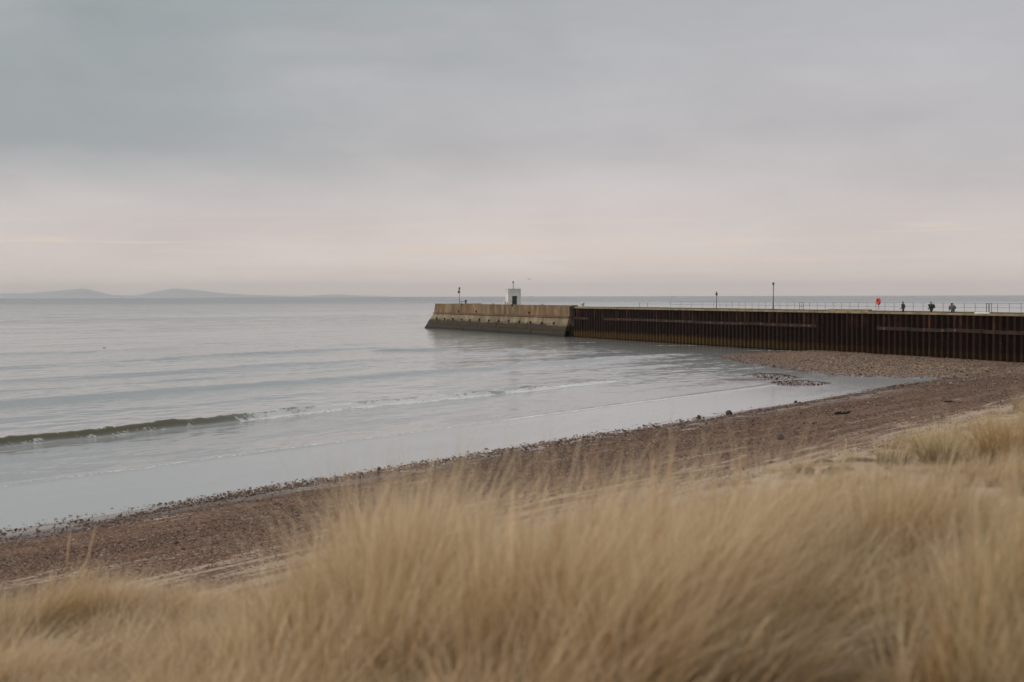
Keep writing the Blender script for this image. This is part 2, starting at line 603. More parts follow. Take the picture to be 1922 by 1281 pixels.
def mat_pile():
    m, n, b = new_mat('rusted_sheet_pile')
    geo = n.node('ShaderNodeNewGeometry').outputs['Position']
    rnd = n.node('ShaderNodeObjectInfo').outputs['Random']
    z = n.node('ShaderNodeSeparateXYZ', {0: geo}).outputs[2]
    st = n.noise(geo, 1.6, 5, .65, stretch=(1.5, 1.5, .25))
    bl = n.noise(geo, .12, 4, .6)
    fi = n.noise(geo, 5.0, 4, .7)
    c = n.mix(n.fmap(st, .3, .7), (.006, .0035, .0025), (.024, .010, .007))
    rr = n.fmap(rnd, .5, .98, 0, 1)
    c = n.mix(n.math('MULTIPLY', rnd, .85), c, n.mix(bl, (.036, .017, .013), (.022, .018, .020)))
    rust = n.math('MULTIPLY', n.math('MULTIPLY', n.fmap(st, .44, .60), rr), n.fmap(z, 3.0, 4.2))
    c = n.mix(n.math('MULTIPLY', rust, .7), c, (.13, .052, .026))
    gry = n.math('MULTIPLY', n.fmap(rnd, .4, .1), n.math('MULTIPLY', n.fmap(fi, .45, .7), .8))
    c = n.mix(gry, c, (.05, .038, .032))
    zz = n.math('ADD', z, n.math('MULTIPLY', n.math('SUBTRACT', st, .5), 1.6))
    tide = n.math('MULTIPLY', n.fmap(zz, 1.45, .85), n.fmap(z, .05, .22))
    tidec = n.mix(fi, (.038, .022, .008), (.14, .082, .028))
    # marine growth thins out towards the land, where the tide rarely reaches
    lx = n.node('ShaderNodeSeparateXYZ', {0: geo}).outputs[0]
    c = n.mix(n.math('MULTIPLY', tide, n.fmap(lx, 48.0, 26.0, .22, 1.0)), c, tidec)
    c = n.mix(n.fmap(z, .2, .05), c, (.012, .011, .007))
    setin(n, b, 'Base Color', c)
    b.inputs['Roughness'].default_value = .9
    b.inputs['Specular IOR Level'].default_value = .08
    bp = n.node('ShaderNodeBump', {'Height': fi, 'Strength': .6, 'Distance': .03})
    n.l.new(bp.outputs[0], b.inputs['Normal'])
    return m


def mat_grass(name, lo, hi, green, gfac):
    m, n, b = new_mat(name)
    t = n.node('ShaderNodeAttribute', attribute_name='tint').outputs['Fac']
    hgt = n.node('ShaderNodeAttribute', attribute_name='along').outputs['Fac']
    rnd = n.node('ShaderNodeObjectInfo').outputs['Random']
    c = n.mix(t, lo, hi)
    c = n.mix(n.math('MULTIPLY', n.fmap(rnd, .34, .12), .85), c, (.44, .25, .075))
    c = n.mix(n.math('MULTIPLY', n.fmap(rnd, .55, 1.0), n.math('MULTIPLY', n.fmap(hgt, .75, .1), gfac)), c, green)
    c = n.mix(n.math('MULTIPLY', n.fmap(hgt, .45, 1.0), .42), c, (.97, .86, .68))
    c = n.mix(n.math('MULTIPLY', n.fmap(hgt, .55, .05), .93), c, (.085, .048, .018))  # old brown leaves at the base, with shade of the gaps painted in
    setin(n, b, 'Base Color', c)
    b.inputs['Roughness'].default_value = .6
    b.inputs['Specular IOR Level'].default_value = .25
    tr = n.node('ShaderNodeBsdfTranslucent', {'Color': c})
    mx = n.node('ShaderNodeMixShader', {0: .40, 1: b.outputs[0], 2: tr.outputs[0]})
    out = m.node_tree.nodes['Material Output']
    n.l.new(mx.outputs[0], out.inputs['Surface'])
    return m


M = {}
M['beach'] = mat_beach()
M['sea'] = mat_sea()
M['head_up'] = mat_head('pier_head_concrete', True)
M['head_lo'] = mat_head('pier_head_masonry', False)
M['pile'] = mat_pile()
M['coping'] = simple('coping_concrete', (.33, .26, .17), .9, (.17, .13, .07), .8, .02)
M['deck'] = simple('deck_concrete', (.24, .21, .16), .9, (.14, .12, .08), 1.2, .02)
M['ledge'] = simple('ledge_concrete', (.13, .115, .06), .9, (.075, .062, .03), .8, .02)
M['rust'] = simple('rusted_beam', (.060, .026, .016), .9, (.010, .006, .005), 1.2, .02)
M['rust_pale'] = simple('pale_rust_plate', (.20, .13, .08), .85, (.09, .04, .02), 3)
M['steel'] = simple('galvanised_steel', (.23, .24, .25), .55, (.14, .145, .15), 4, metallic=.3)
M['dark_steel'] = simple('dark_painted_steel', (.055, .055, .055), .6, (.03, .03, .03), 4)
M['white'] = simple('white_render', (.84, .82, .79), .85, (.70, .68, .65), 1.2, .01)
M['white2'] = simple('greyed_render', (.74, .72, .69), .85, (.60, .58, .55), 1.2, .01)
M['door'] = simple('dark_green_door_paint', (.030, .045, .040), .6, (.015, .022, .02), 3)
M['green'] = simple('green_lantern_glass', (.02, .22, .17), .35, (.01, .15, .11), 6)
M['black'] = simple('black_paint', (.018, .018, .018), .55, (.010, .010, .010), 5)
M['orange'] = simple('orange_lifebuoy_plastic', (.72, .065, .018), .45, (.60, .045, .012), 6)
M['skin'] = simple('skin', (.45, .27, .20), .6, (.40, .23, .17), 8)
M['hair'] = simple('dark_hair', (.022, .015, .012), .7, (.012, .009, .008), 20)
M['jacket_dark'] = simple('dark_jacket', (.030, .034, .040), .85, (.016, .018, .022), 10)
M['jacket_black'] = simple('black_jacket', (.017, .017, .020), .85, (.010, .010, .012), 10)
M['jacket_grey'] = simple('grey_purple_jacket', (.125, .115, .145), .85, (.085, .08, .10), 10)
M['trousers'] = simple('dark_trousers', (.03, .03, .04), .9, (.02, .02, .025), 10)
M['gull_white'] = simple('gull_white_feathers', (.62, .62, .60), .8, (.42, .43, .44), 8)
M['bird_dark'] = simple('dark_feathers', (.035, .032, .030), .8, (.02, .018, .018), 8)
M['stone_dark'] = simple('dark_wet_stone', (.055, .045, .038), .55, (.025, .021, .018), 6, .02)
M['weed'] = simple('dried_seaweed', (.030, .024, .016), .7, (.012, .010, .008), 9, .02)
M['drift'] = simple('driftwood', (.22, .16, .11), .85, (.10, .07, .045), 5, .01)
M['hull'] = simple('boat_hull_paint', (.10, .12, .15), .6)
M['cabin'] = simple('boat_cabin_paint', (.5, .5, .5), .6)
M['soil'] = simple('dune_turf_soil', (.085, .055, .028), .95, (.035, .022, .012), 6, .05)
M['hill'] = simple('hill_heath', (.48, .52, .57), 1.0, (.42, .46, .50), .002)  # pale blue-grey: distance haze painted into the hill colour


def mat_pebble():
    m, n, b = new_mat('beach_pebble')
    rnd = n.node('ShaderNodeObjectInfo').outputs['Random']
    r = n.node('ShaderNodeValToRGB', {0: rnd})
    e = r.color_ramp
    e.interpolation = 'CONSTANT'
    cols = [(0, (.065, .033, .019)), (.24, (.135, .068, .039)), (.46, (.21, .115, .068)), (.64, (.030, .022, .018)), (.78, (.185, .115, .076)), (.92, (.28, .20, .145)), (.98, (.42, .37, .31))]
    e.elements[0].color = (*cols[0][1], 1)
    e.elements[1].position = cols[1][0]
    e.elements[1].color = (*cols[1][1], 1)
    for p, c in cols[2:]:
        x = e.elements.new(p)
        x.color = (*c, 1)
    setin(n, b, 'Base Color', r.outputs[0])
    b.inputs['Roughness'].default_value = .6
    return m


M['pebble'] = mat_pebble()
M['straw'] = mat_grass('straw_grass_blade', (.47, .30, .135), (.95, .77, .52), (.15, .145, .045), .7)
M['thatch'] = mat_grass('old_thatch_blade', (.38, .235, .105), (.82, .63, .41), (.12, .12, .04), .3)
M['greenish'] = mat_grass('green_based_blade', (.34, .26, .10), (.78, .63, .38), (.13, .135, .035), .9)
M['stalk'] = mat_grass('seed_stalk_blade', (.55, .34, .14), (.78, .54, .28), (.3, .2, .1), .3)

# ------------------------------------------------------------------ ground
sx = np.concatenate([np.arange(-160, -42, 3.0), np.arange(-42, 22, .26), np.arange(22, 60, .5), np.arange(60, 196, .8)])
ty = np.concatenate([np.arange(-160, -48, 4.0), np.arange(-48, -19, .22), np.arange(-19, 3, .34), np.arange(3, 86, .8)])
S, T = np.meshgrid(sx, ty)
WX, WY = s2w(S, T)
Z, D, SP = terrain(WX, WY)
gm = grid_mesh('beach', S, T, Z)
main_g = sstep(-1.5, 1.0, D) * (1 - sstep(9.5, 24.0, D)) * (.66 + .26 * sstep(1, 6, D)) * (1 - .25 * sstep(26, -2, S) * sstep(5, 9, D))
spit_m = sstep(-1.0, .8, SP)
upm = sstep(28.2, 30.0, D + edge_shift(S) * 1.2 + 3.4 * sstep(-15, -20, S))
gravel = np.maximum(main_g * (1 - upm), spit_m * 1.6)
bar = np.zeros_like(Z)
for cx, cy, rx, ry in ((23.7, 130.5, 3, 5.5), (24.3, 120.5, 3.5, 3.2), (20.8, 126.5, 3.3, 2)):
    bar = np.maximum(bar, 1 - sstep(.8, 1.2, np.hypot((WX - cx) / rx, (WY - cy) / ry)))
gravel = np.maximum(gravel, bar * 2.0)
# a pale sand strip lies between the two gravel banks on the right
strip = sstep(-1.6, -.2, SP) * 0 + (1 - sstep(-.2, 1.2, SP)) * sstep(95, 112, S) * (1 - sstep(1.0, 4.5, D))
gravel = gravel * (1 - .8 * strip * (1 - spit_m))
wet = 1 - sstep(.02, .20, Z + .10 * (fbm(S * .25, T * .9, 5) - .5))
add_attr(gm, 'gravel', gravel)
add_attr(gm, 'wet', np.maximum(wet, bar) * (1 - upm))
add_attr(gm, 'dune', upm)
add_attr(gm, 'spit', spit_m)
ground = link('ground', gm, M['beach'], None, (O[0], O[1], 0), SHORE_RZ)
tag(ground, 'sand and gravel beach rising to a grassy dune', kind='structure')

# ------------------------------------------------------------------ sea


def geo(a, b, f=1.16, first=2.0):
    r = []
    st = first
    x = a
    while x < b:
        r.append(x)
        x += st
        st *= f
    r.append(b)
    return np.array(r)


sea_s = np.concatenate([-geo(60, 19000)[::-1], np.arange(-58, 0, 2.0), np.arange(0, 150, .42), np.arange(150, 300, 1.0), geo(300, 19000, 1.07, 1.0)])
sea_t = np.concatenate([np.arange(-70, -6, 8.0), np.arange(-6, 6, .5), np.arange(6, 12, .15), np.arange(12, 20, .4), np.arange(20, 27.2, .09),
                        np.arange(27.2, 70, .36), np.arange(70, 170, .7), geo(170, 19000, 1.05, .8)])
S, T0 = np.meshgrid(sea_s, sea_t)
wob = 1.5 * (vnoise(S * .045, S * 0, 101) - .5) + .5 * (vnoise(S * .18, S * 0, 103) - .5) + .16 * (vnoise(S * .9, S * 0, 107) - .5) \
    + .9 * sstep(40, 80, S)
near = sstep(3, 18, T0) * (1 - sstep(28, 45, T0)) * (1 - sstep(110, 200, np.abs(S)))
T = T0 + wob * near
TC = T0 - 23.0                      # signed distance from the breaker's crest
hb = .40 * (1 - sstep(26, 40, S)) + .30 * sstep(26, 40, S)
hb = hb * (1 - .55 * sstep(52, 62, S)) * (1 - sstep(76, 84, S)) * (.86 + .28 * vnoise(S * .35, S * 0, 111)) * sstep(-60, -20, S)
hb = hb * (1 + .28 * (vnoise(S * 1.5, S * 0, 115) - .5) + .20 * (vnoise(S * 4.0, S * 0, 117) - .5))
# small knots where the crest stands up
hb = hb + .20 * np.exp(-((S - 59.5) / 1.6) ** 2) + .22 * np.exp(-((S - 66.0) / 1.2) ** 2) + .05 * np.exp(-((S - 33) / 1.5) ** 2)
hb = hb + .13 * np.exp(-((S - 84.5) / 1.0) ** 2)
face = sstep(-.62, 0, TC)
back = np.exp(-np.clip(TC, 0, 50) / 2.6) * (1 - sstep(6, 12, TC))
prof = np.where(TC < 0, face, back)
lip = .16 * np.exp(-((TC - .06) / .16) ** 2) * (vnoise(S * 2.2, T0 * 0, 113))
Zs = hb * prof + hb * lip - .05 * np.exp(-((TC + 1.3) / .8) ** 2) * (hb > .1)
for t0, h, wf, wbk, sd in ((47.5, .36, 1.9, 5.5, 121), (70, .20, 2.2, 6, 123), (92, .22, 2.6, 7, 125), (120, .22, 3, 8, 127), (160, .26, 4, 10, 133), (36, .07, 1.6, 3, 129), (58, .07, 1.8, 3, 131)):
    cw = t0 + 5.0 * (vnoise(S * .018, S * 0, sd) - .5) + 1.2 * (vnoise(S * .11, S * 0, sd + 1) - .5) - .02 * (S - 60)
    q = T - cw
    a = h * (.35 + .9 * vnoise(S * .025 + 3, S * 0, sd + 2)) * (1 - sstep(105, 160, S))
    Zs = Zs + a * np.where(q < 0, np.exp(-(q / wf) ** 2), np.exp(-(q / wbk) ** 2))
rough = sstep(10, 24, T) * (1 - sstep(900, 1600, np.abs(T))) * (1 - sstep(900, 1600, np.abs(S)))
Zs = Zs + rough * (.055 * (fbm(S * .16 + .3 * T * .1, T * .42, 141, 2) - .5) * (1 - sstep(250, 600, T))
                   + .042 * (vnoise(S * .5 + T * .12, T * 1.05, 143) - .5) * (1 - sstep(90, 190, T)) * (1 - sstep(130, 190, S))
                   + .030 * (vnoise(S * .9 - T * .3, T * 1.9, 144) - .5) * (1 - sstep(40, 75, T)) * (1 - sstep(110, 150, S))
                   + .26 * (fbm(S * .035, T * .11, 145, 2) - .5) * sstep(60, 160, T))
# shallow crests over the bank beside the pier
WX, WY = s2w(S, T)
for x0, x1, yc, h in ((7, 12, 203, .0), (-18, -9, 195, .34), (0.1, 1.5, 195.5, .30)):
    if h:
        along = sstep(x0 - 2.5, x0 + 1, WX) * (1 - sstep(x1 - 1, x1 + 2.5, WX))
        Zs = Zs + h * along * np.exp(-((WY - yc) / 1.8) ** 2)
film = sstep(8.6, 9.8, T + .7 * (vnoise(S * .13, S * 0, 151) - .5))
Zs = Zs + .035 * np.exp(-((T - 9.4) / .5) ** 2) * (1 - sstep(75, 95, S))
ripple = .24 + .42 * film + .35 * sstep(18, 40, T)
# smooth lee pools next to the inlet
ripple = ripple * (1 - .75 * np.exp(-(((WX - 14) / 9) ** 2 + ((WY - 108) / 9) ** 2)))
pjx = (WX - P0[0]) * PD[0] + (WY - P0[1]) * PD[1]
pjy = (WX - P0[0]) * PN[0] + (WY - P0[1]) * PN[1]
lee = np.exp(-np.clip(-pjy - 1, 0, 200) / 11) * sstep(-92, -80, pjx) * (1 - sstep(60, 100, pjx))
ripple = ripple * (1 - .72 * lee)
far_d = sstep(300, 2500, np.hypot(WX, WY))
ripple = ripple * (1 + 1.0 * sstep(150, 330, T) * (1 - .5 * sstep(1500, 5000, T)))
foam = np.zeros_like(Zs)
fs = sstep(30.5, 36.5, S) * (1 - sstep(59, 63, S))
foam = np.maximum(foam, fs * sstep(-1.0, -.65, TC) * (1 - sstep(-.30, .25, TC)) * .95)
foam = np.maximum(foam, fs * .62 * sstep(-1.6, -1.1, TC) * (1 - sstep(.1, .8, TC)))
fsr = sstep(60, 64, S) * (1 - sstep(79, 82, S))
foam = np.maximum(foam, fsr * .95 * sstep(-1.2, -.7, TC) * (1 - sstep(-.3, .1, TC)))
fl_ = (1 - sstep(27, 40, S))
foam = np.maximum(foam, fl_ * .47 * sstep(-1.0, -.6, TC) * (1 - sstep(-.35, -.1, TC)) * sstep(.3, .7, vnoise(S * .7, S * 0, 161)))
foam = np.maximum(foam, fl_ * .50 * sstep(-.3, 0, TC) * (1 - sstep(.1, .3, TC)) * sstep(.4, .7, vnoise(S * .9, S * 0, 163)))
foam = np.maximum(foam, 1.0 * np.exp(-((T - 9.25 - .35 * (vnoise(S * .5, S * 0, 165) - .5)) / .20) ** 2) * (1 - sstep(60, 85, S)) * (.55 + .6 * vnoise(S * .2, S * 0, 167)))
foam = np.maximum(foam, .40 * np.exp(-((T - 11.2) / .5) ** 2) * sstep(.5, .8, vnoise(S * .3, S * 0, 169)) * (1 - sstep(70, 95, S)))
for x0, x1, ya, yb, dd, k in ((4, 13.8, 226, 229, 2.2, .75), (21, 30, 213, 214, 1.8, .75), (32, 40.5, 193, 191.5, 1.5, .9), (28, 36, 196, 194, 1.2, .6),
                              (8.5, 14, 214, 212, 1.0, .4), (24, 31, 199, 198, 1.0, .5)):
    al = sstep(x0 - 2, x0 + 1, WX) * (1 - sstep(x1 - .6, x1 + .6, WX))
    yl = ya + (yb - ya) * (WX - x0) / (x1 - x0)
    foam = np.maximum(foam, k * .8 * al * np.exp(-((WY - yl) / (dd * .6)) ** 2))
shallow = (1 - sstep(2, 30, T)) * .8
sm = grid_mesh('sea', S, T, Zs)
add_attr(sm, 'ripple', ripple)
add_attr(sm, 'foam', foam)
add_attr(sm, 'shallow', np.clip(shallow, 0, 1))
add_attr(sm, 'distance', far_d)
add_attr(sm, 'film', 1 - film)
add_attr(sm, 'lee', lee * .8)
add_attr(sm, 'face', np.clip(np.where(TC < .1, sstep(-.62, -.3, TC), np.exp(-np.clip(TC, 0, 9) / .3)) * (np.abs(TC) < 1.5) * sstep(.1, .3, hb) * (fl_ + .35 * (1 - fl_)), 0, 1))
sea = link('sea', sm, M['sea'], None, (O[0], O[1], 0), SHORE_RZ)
tag(sea, 'calm grey sea with a low breaker near the beach', kind='structure')


# ------------------------------------------------------------------ hills across the firth
def ridge(name, pts, Y, depth, label, seed):
    """pts = (bearing ratio x/y, height); a solid ridge with real depth"""
    xs = np.linspace(pts[0][0], pts[-1][0], 220)
    hh = np.interp(xs, [p[0] for p in pts], [p[1] for p in pts])
    hh = hh + (fbm(xs * 90, xs * 0, seed, 4) - .5) * 6 * sstep(2, 20, hh)
    rows = np.linspace(-1, 1, 13)
    X = np.zeros((13, 220)); YY = X.copy(); ZZ = X.copy()
    for j, r in enumerate(rows):
        k = math.cos(r * math.pi / 2)
        X[j] = xs * Y
        YY[j] = Y + r * depth
        ZZ[j] = hh * k ** .8 * (1 + .12 * (fbm(xs * 60, xs * 0 + r * 3, seed + 5) - .5)) - 1.0
    me = grid_mesh(name, X, YY, ZZ)
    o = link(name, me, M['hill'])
    tag(o, label, kind='structure')


def br(px):
    return (px - 961) / 2669.4


def hh_(px, Y):
    return CAM_H + .80 * px * Y / 2669.4


HY1, HY2 = 9500, 18200
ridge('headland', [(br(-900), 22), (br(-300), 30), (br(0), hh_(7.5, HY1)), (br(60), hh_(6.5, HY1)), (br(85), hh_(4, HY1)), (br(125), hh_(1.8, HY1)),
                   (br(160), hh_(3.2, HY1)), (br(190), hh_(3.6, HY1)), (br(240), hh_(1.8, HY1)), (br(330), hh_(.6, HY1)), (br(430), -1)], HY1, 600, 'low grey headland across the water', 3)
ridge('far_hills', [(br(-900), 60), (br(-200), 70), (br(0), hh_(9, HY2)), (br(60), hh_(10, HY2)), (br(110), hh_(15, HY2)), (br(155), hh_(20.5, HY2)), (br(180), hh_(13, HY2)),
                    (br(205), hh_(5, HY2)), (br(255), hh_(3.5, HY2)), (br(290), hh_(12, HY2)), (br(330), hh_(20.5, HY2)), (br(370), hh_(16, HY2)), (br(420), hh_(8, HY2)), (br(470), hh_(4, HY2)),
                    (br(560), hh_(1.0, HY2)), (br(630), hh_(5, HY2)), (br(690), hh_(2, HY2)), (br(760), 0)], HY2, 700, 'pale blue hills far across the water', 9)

# ------------------------------------------------------------------ pier head (stone and concrete)
pw = (P0[0], P0[1], 0)
head = empty('stone_jetty', pw, PIER_RZ)
tag(head, 'battered stone and concrete pier head with algae-dark foot, seaward of the rusty steel wall', 'pier head')
HB = MB()
HB.add([(-82.2, -.9, -2.2), (-.02, -.9, -2.2), (-.02, 11.8, -2.2), (-82.2, 11.8, -2.2),
        (-78.2, .5, 5.35), (-.02, .5, 5.35), (-.02, 10.8, 5.35), (-78.2, 10.8, 5.35)],
       [(0, 3, 2, 1), (4, 5, 6, 7), (0, 1, 5, 4), (1, 2, 6, 5), (2, 3, 7, 6), (3, 0, 4, 7)])
HB.build('core', M['head_lo'], head)


def quadblock(x0, x1, z0, z1, y_of, th=.9, e0=0.0, e1=0.0):
    """block with a sloping front; e0 shifts the left end at the bottom, e1 at the top"""
    yb, yt = y_of(z0), y_of(z1)
    v = [(x0 + e0, yb, z0), (x1, yb, z0), (x1, yb + th, z0), (x0 + e0, yb + th, z0), (x0 + e1, yt, z1), (x1, yt, z1), (x1, yb + th, z1), (x0 + e1, yb + th, z1)]
    bm = bmesh.new()
    vs = [bm.verts.new(p) for p in v]
    for f in [(0, 3, 2, 1), (4, 5, 6, 7), (0, 1, 5, 4), (1, 2, 6, 5), (2, 3, 7, 6), (3, 0, 4, 7)]:
        bm.faces.new([vs[i] for i in f])
    bmesh.ops.bevel(bm, geom=bm.edges[:], offset=.03, segments=1, affect='EDGES')
    me = bpy.data.meshes.new('block')
    bm.to_mesh(me)
    bm.free()
    return me


def y_low(z):
    return -1.75 + .29 * z


def end_x(z):
    """left end of the head at height z"""
    return -84.0 + 4.1 * (z / 3.5) if z < 3.5 else -79.9 + .9 * (z - 3.5) / 2.28


joints = [-5.6 * k for k in range(0, 15)]
# lower masonry, three courses
for (z0, z1, sh) in ((-1.6, 1.05, 0), (1.08, 2.28, 2.7), (2.31, 3.42, 1.2)):
    xs = [-.03] + [j - sh for j in joints if j - sh < -1.5 and j - sh > -76.5] + [None]
    for a, bb in zip(xs[:-1], xs[1:]):
        jit = random.uniform(-.05, .05)
        last = bb is None
        if last:
            me = quadblock(0, a - .03, z0, z1, lambda z: y_low(z) + jit, 1.0, end_x(z0), end_x(z1))
        else:
            me = quadblock(bb + .03, a - .03, z0, z1, lambda z: y_low(z) + jit)
        o = link('stone_block', me, M['head_lo'], head)
# end facing (sloping) blocks on the seaward side
for (z0, z1) in ((-1.6, 1.05), (1.08, 2.28), (2.31, 3.42)):
    ys = [-.6, 2.2, 5.0, 7.8, 10.6]
    for ya, yb in zip(ys[:-1], ys[1:]):
        v = [(end_x(z0), ya, z0), (end_x(z0) + 3, ya, z0), (end_x(z0) + 3, yb - .04, z0), (end_x(z0), yb - .04, z0),
             (end_x(z1), ya, z1), (end_x(z0) + 3, ya, z1), (end_x(z0) + 3, yb - .04, z1), (end_x(z1), yb - .04, z1)]
        MB().add(v, [(0, 3, 2, 1), (4, 5, 6, 7), (0, 1, 5, 4), (1, 2, 6, 5), (2, 3, 7, 6), (3, 0, 4, 7)]).build('stone_block', M['head_lo'], head)
# string course
xs = [-.03] + joints[1:] + [end_x(3.5) - .15]
for a, bb in zip(xs[:-1], xs[1:]):
    if a - bb > .5:
        MB().bbox(bb + .015, a - .015, -.98, .4, 3.45, 3.66, .03).build('string_course', M['head_up'], head)
# upper concrete panels (parapet)
xs = [-.03] + [j + random.uniform(-.7, .7) for j in joints[1:-1]] + [None]
for a, bb in zip(xs[:-1], xs[1:]):
    jit = random.uniform(-.035, .035)
    if bb is None:
        me = quadblock(0, a - .03, 3.68, 5.76, lambda z: -.62 + .03 * (z - 3.7) + jit, 1.1, end_x(3.68), end_x(5.76))
    else:
        me = quadblock(bb + .03, a - .03, 3.68, 5.76 + random.uniform(-.02, .02), lambda z: -.62 + .03 * (z - 3.7) + jit, 1.1)
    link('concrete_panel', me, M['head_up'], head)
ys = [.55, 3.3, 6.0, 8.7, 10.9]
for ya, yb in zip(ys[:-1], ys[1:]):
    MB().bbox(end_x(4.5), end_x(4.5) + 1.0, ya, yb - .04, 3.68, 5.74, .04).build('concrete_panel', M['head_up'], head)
MB().bbox(-2.3, 1.3, -.72, .5, 5.55, 5.83, .04).build('corner_slab', M['coping'], head)
# drain slots: black blocks set proud, standing in for the shade inside
for k in range(13):
    s0 = -6.2 - 5.85 * k
    z0 = 2.05 + random.uniform(-.08, .08)
    yy = y_low(z0 + .3)
    MB().box(s0 - .24, s0 + .24, yy - .24, yy + .3, z0, z0 + random.uniform(.5, .62)).build('drain_slot', M['black'], head)
for s0, z0 in ((-19.8, 4.05), (-50.5, 4.0), (-29, 5.45), (-62, 3.9)):
    MB().box(s0 - .22, s0 + .22, -.80, -.40, z0, z0 + .36).build('iron_fixing', M['rust'], head)
MB().box(-76, -.6, .52, 10.7, 5.354, 5.40).build('deck_slab', M['deck'], head)

# ------------------------------------------------------------------ steel pier
PLEN = 165.0
pier = empty('steel_pier', pw, PIER_RZ)
tag(pier, 'long rust-brown sheet-pile pier wall with concrete coping running from the beach to the pier head', 'pier')
MB().box(.02, PLEN, .66, 9.4, -2.2, 4.88).build('core', M['deck'], pier)
# one sheet pile: pan - web - flange - web, 1.1 m
PW = 1.1
prof = [(0, .50), (.30, .50), (.46, .04), (.82, .04), (.98, .50), (1.1, .50)]
th = .018
v = []
for z in (-1.8, 5.22):
    for x, y in prof:
        v.append((x, y, z))
    for x, y in prof:
        v.append((x, y + .03, z))
n = len(prof)
f = []
for i in range(n - 1):
    f.append((i, i + 1, 2 * n + i + 1, 2 * n + i))
    f.append((2 * n + n + i, 2 * n + n + i + 1, 2 * n + i + 1, 2 * n + i))
pile_me = mesh_from('sheet_pile', v, f)
for k in range(int(PLEN / PW)):
    o = link('sheet_pile', pile_me, M['pile'], pier)
    o.location = (k * PW, random.uniform(-.02, .02), random.uniform(-.03, .0))
# coping beams
x = .05
while x < PLEN - 1:
    L = random.choice((5.5, 5.5, 6.6))
    L = min(L, PLEN - x)
    MB().bbox(x + .012, x + L - .012, -.16 + random.uniform(-.02, .02), .75, 5.205, 5.44 + random.uniform(-.012, .012), .03).build('coping_beam', M['coping'], pier)
    x += L
# waling with bolt plates
x = .4
while x < PLEN - 3:
    L = 6.6
    mb = MB().box(x, x + L - .06, -.07, .02, 3.28, 3.36).box(x, x + L - .06, -.07, .02, 3.60, 3.68).box(x, x + L - .06, -.01, .04, 3.36, 3.60)
    if random.random() < .22:
        x += L
        continue
    wl = mb.build('waling_beam', M['rust'], pier)
    wl.location.z = random.uniform(-.05, .03)
    for q in range(6):
        xx = x + .55 + q * 1.1
        if random.random() < .62:
            pl = MB().bbox(xx - .14, xx + .14, -.12, -.065, 3.34, 3.62, .02).tube([(xx, -.11, 3.48), (xx, -.20, 3.48)], .045, 6)
            pl.build('bolt_plate', M['rust_pale'] if random.random() < .45 else M['rust'], wl)
    x += L
# deck and far ledge
x = .02
while x < PLEN:
    L = min(6.0, PLEN - x)
    MB().bbox(x + .01, x + L - .01, .80, 8.55, 4.885, 4.93, .01).build('deck_slab', M['deck'], pier)
    MB().bbox(x + .01, x + L - .01, 8.6, 10.3, 4.6, 5.44 + random.uniform(-.01, .015), .04).build('far_kerb', M['ledge'], pier)
    x += L
MB().box(.02, PLEN, 9.42, 10.15, -2.2, 4.595).build('far_wall', M['ledge'], pier)
MB().bbox(70.5, 79.8, 7.9, 8.58, 4.94, 5.60, .04).build('raised_plinth', M['coping'], pier)


def pl2w(x, y):
    return (P0[0] + x * PD[0] + y * PN[0], P0[1] + x * PD[1] + y * PN[1])


def at_px(px, y):
    """pier-frame station whose point at lateral offset y stands on the bearing of photo column px"""
    r = (px - 961) / 2669.4
    return (r * (P0[1] + y * PN[1]) - P0[0] - y * PN[0]) / (PD[0] - r * PD[1])


# railing
rail = empty('pier_railing', pw, PIER_RZ)
tag(rail, 'thin grey two-rail railing along the far edge of the pier', 'railing')
YR = 9.75
posts = [19.8 + 3.8 * k for k in range(4)] + list(np.arange(35.0, 163, 2.0))
post_me = MB().tube([(0, 0, 5.43), (0, 0, 6.52)], .028, 6).box(-.07, .07, -.07, .07, 5.43, 5.455).mesh('post')
for s0 in posts:
    o = link('post', post_me, M['steel'], rail)
    o.location = (s0, YR, 0)
for z0, nm in ((6.50, 'top_rail'), (5.97, 'middle_rail')):
    MB().tube([(posts[0], YR, z0), (posts[-1], YR, z0)], .020, 6).build(nm, M['steel'], rail)
# short separate pair of posts
rail2 = empty('short_railing', pw, PIER_RZ)
tag(rail2, 'short railing of two low posts near the pier head end of the steel wall', 'railing')
for px in (1200.5, 1215.5):
    o = link('post', MB().tube([(0, 0, 5.43), (0, 0, 6.25)], .04, 6).mesh('post'), M['dark_steel'], rail2)
    o.location = (at_px(px, YR), YR, 0)
MB().tube([(at_px(1200.5, YR), YR, 6.2), (at_px(1215.5, YR), YR, 6.2)], .018, 6).build('top_rail', M['steel'], rail2)


def hoop(name, s0, y0, zb, wdt, hgt, mat, label, along=(1, 0), group=None):
    """inverted U hand hoop"""
    x, y = pl2w(s0, y0)
    o_ = empty(name, (x, y, zb), PIER_RZ)
    tag(o_, label, 'ladder handrail', group)
    pts = [(-wdt / 2, 0, 0), (-wdt / 2, 0, hgt - .12)] + [(-wdt / 2 * math.cos(t), 0, hgt - .12 + .12 * math.sin(t)) for t in (.5, 1.0, 1.57, 2.1, 2.6)] + [(wdt / 2, 0, hgt - .12), (wdt / 2, 0, 0)]
    MB().tube(pts, .032, 6).build('hoop', mat, o_)
    for dx in (-wdt / 2, wdt / 2):
        MB().lathe([(.09, 0), (.09, .03)], 8, (dx, 0)).build('foot_plate', mat, o_)
    return o_


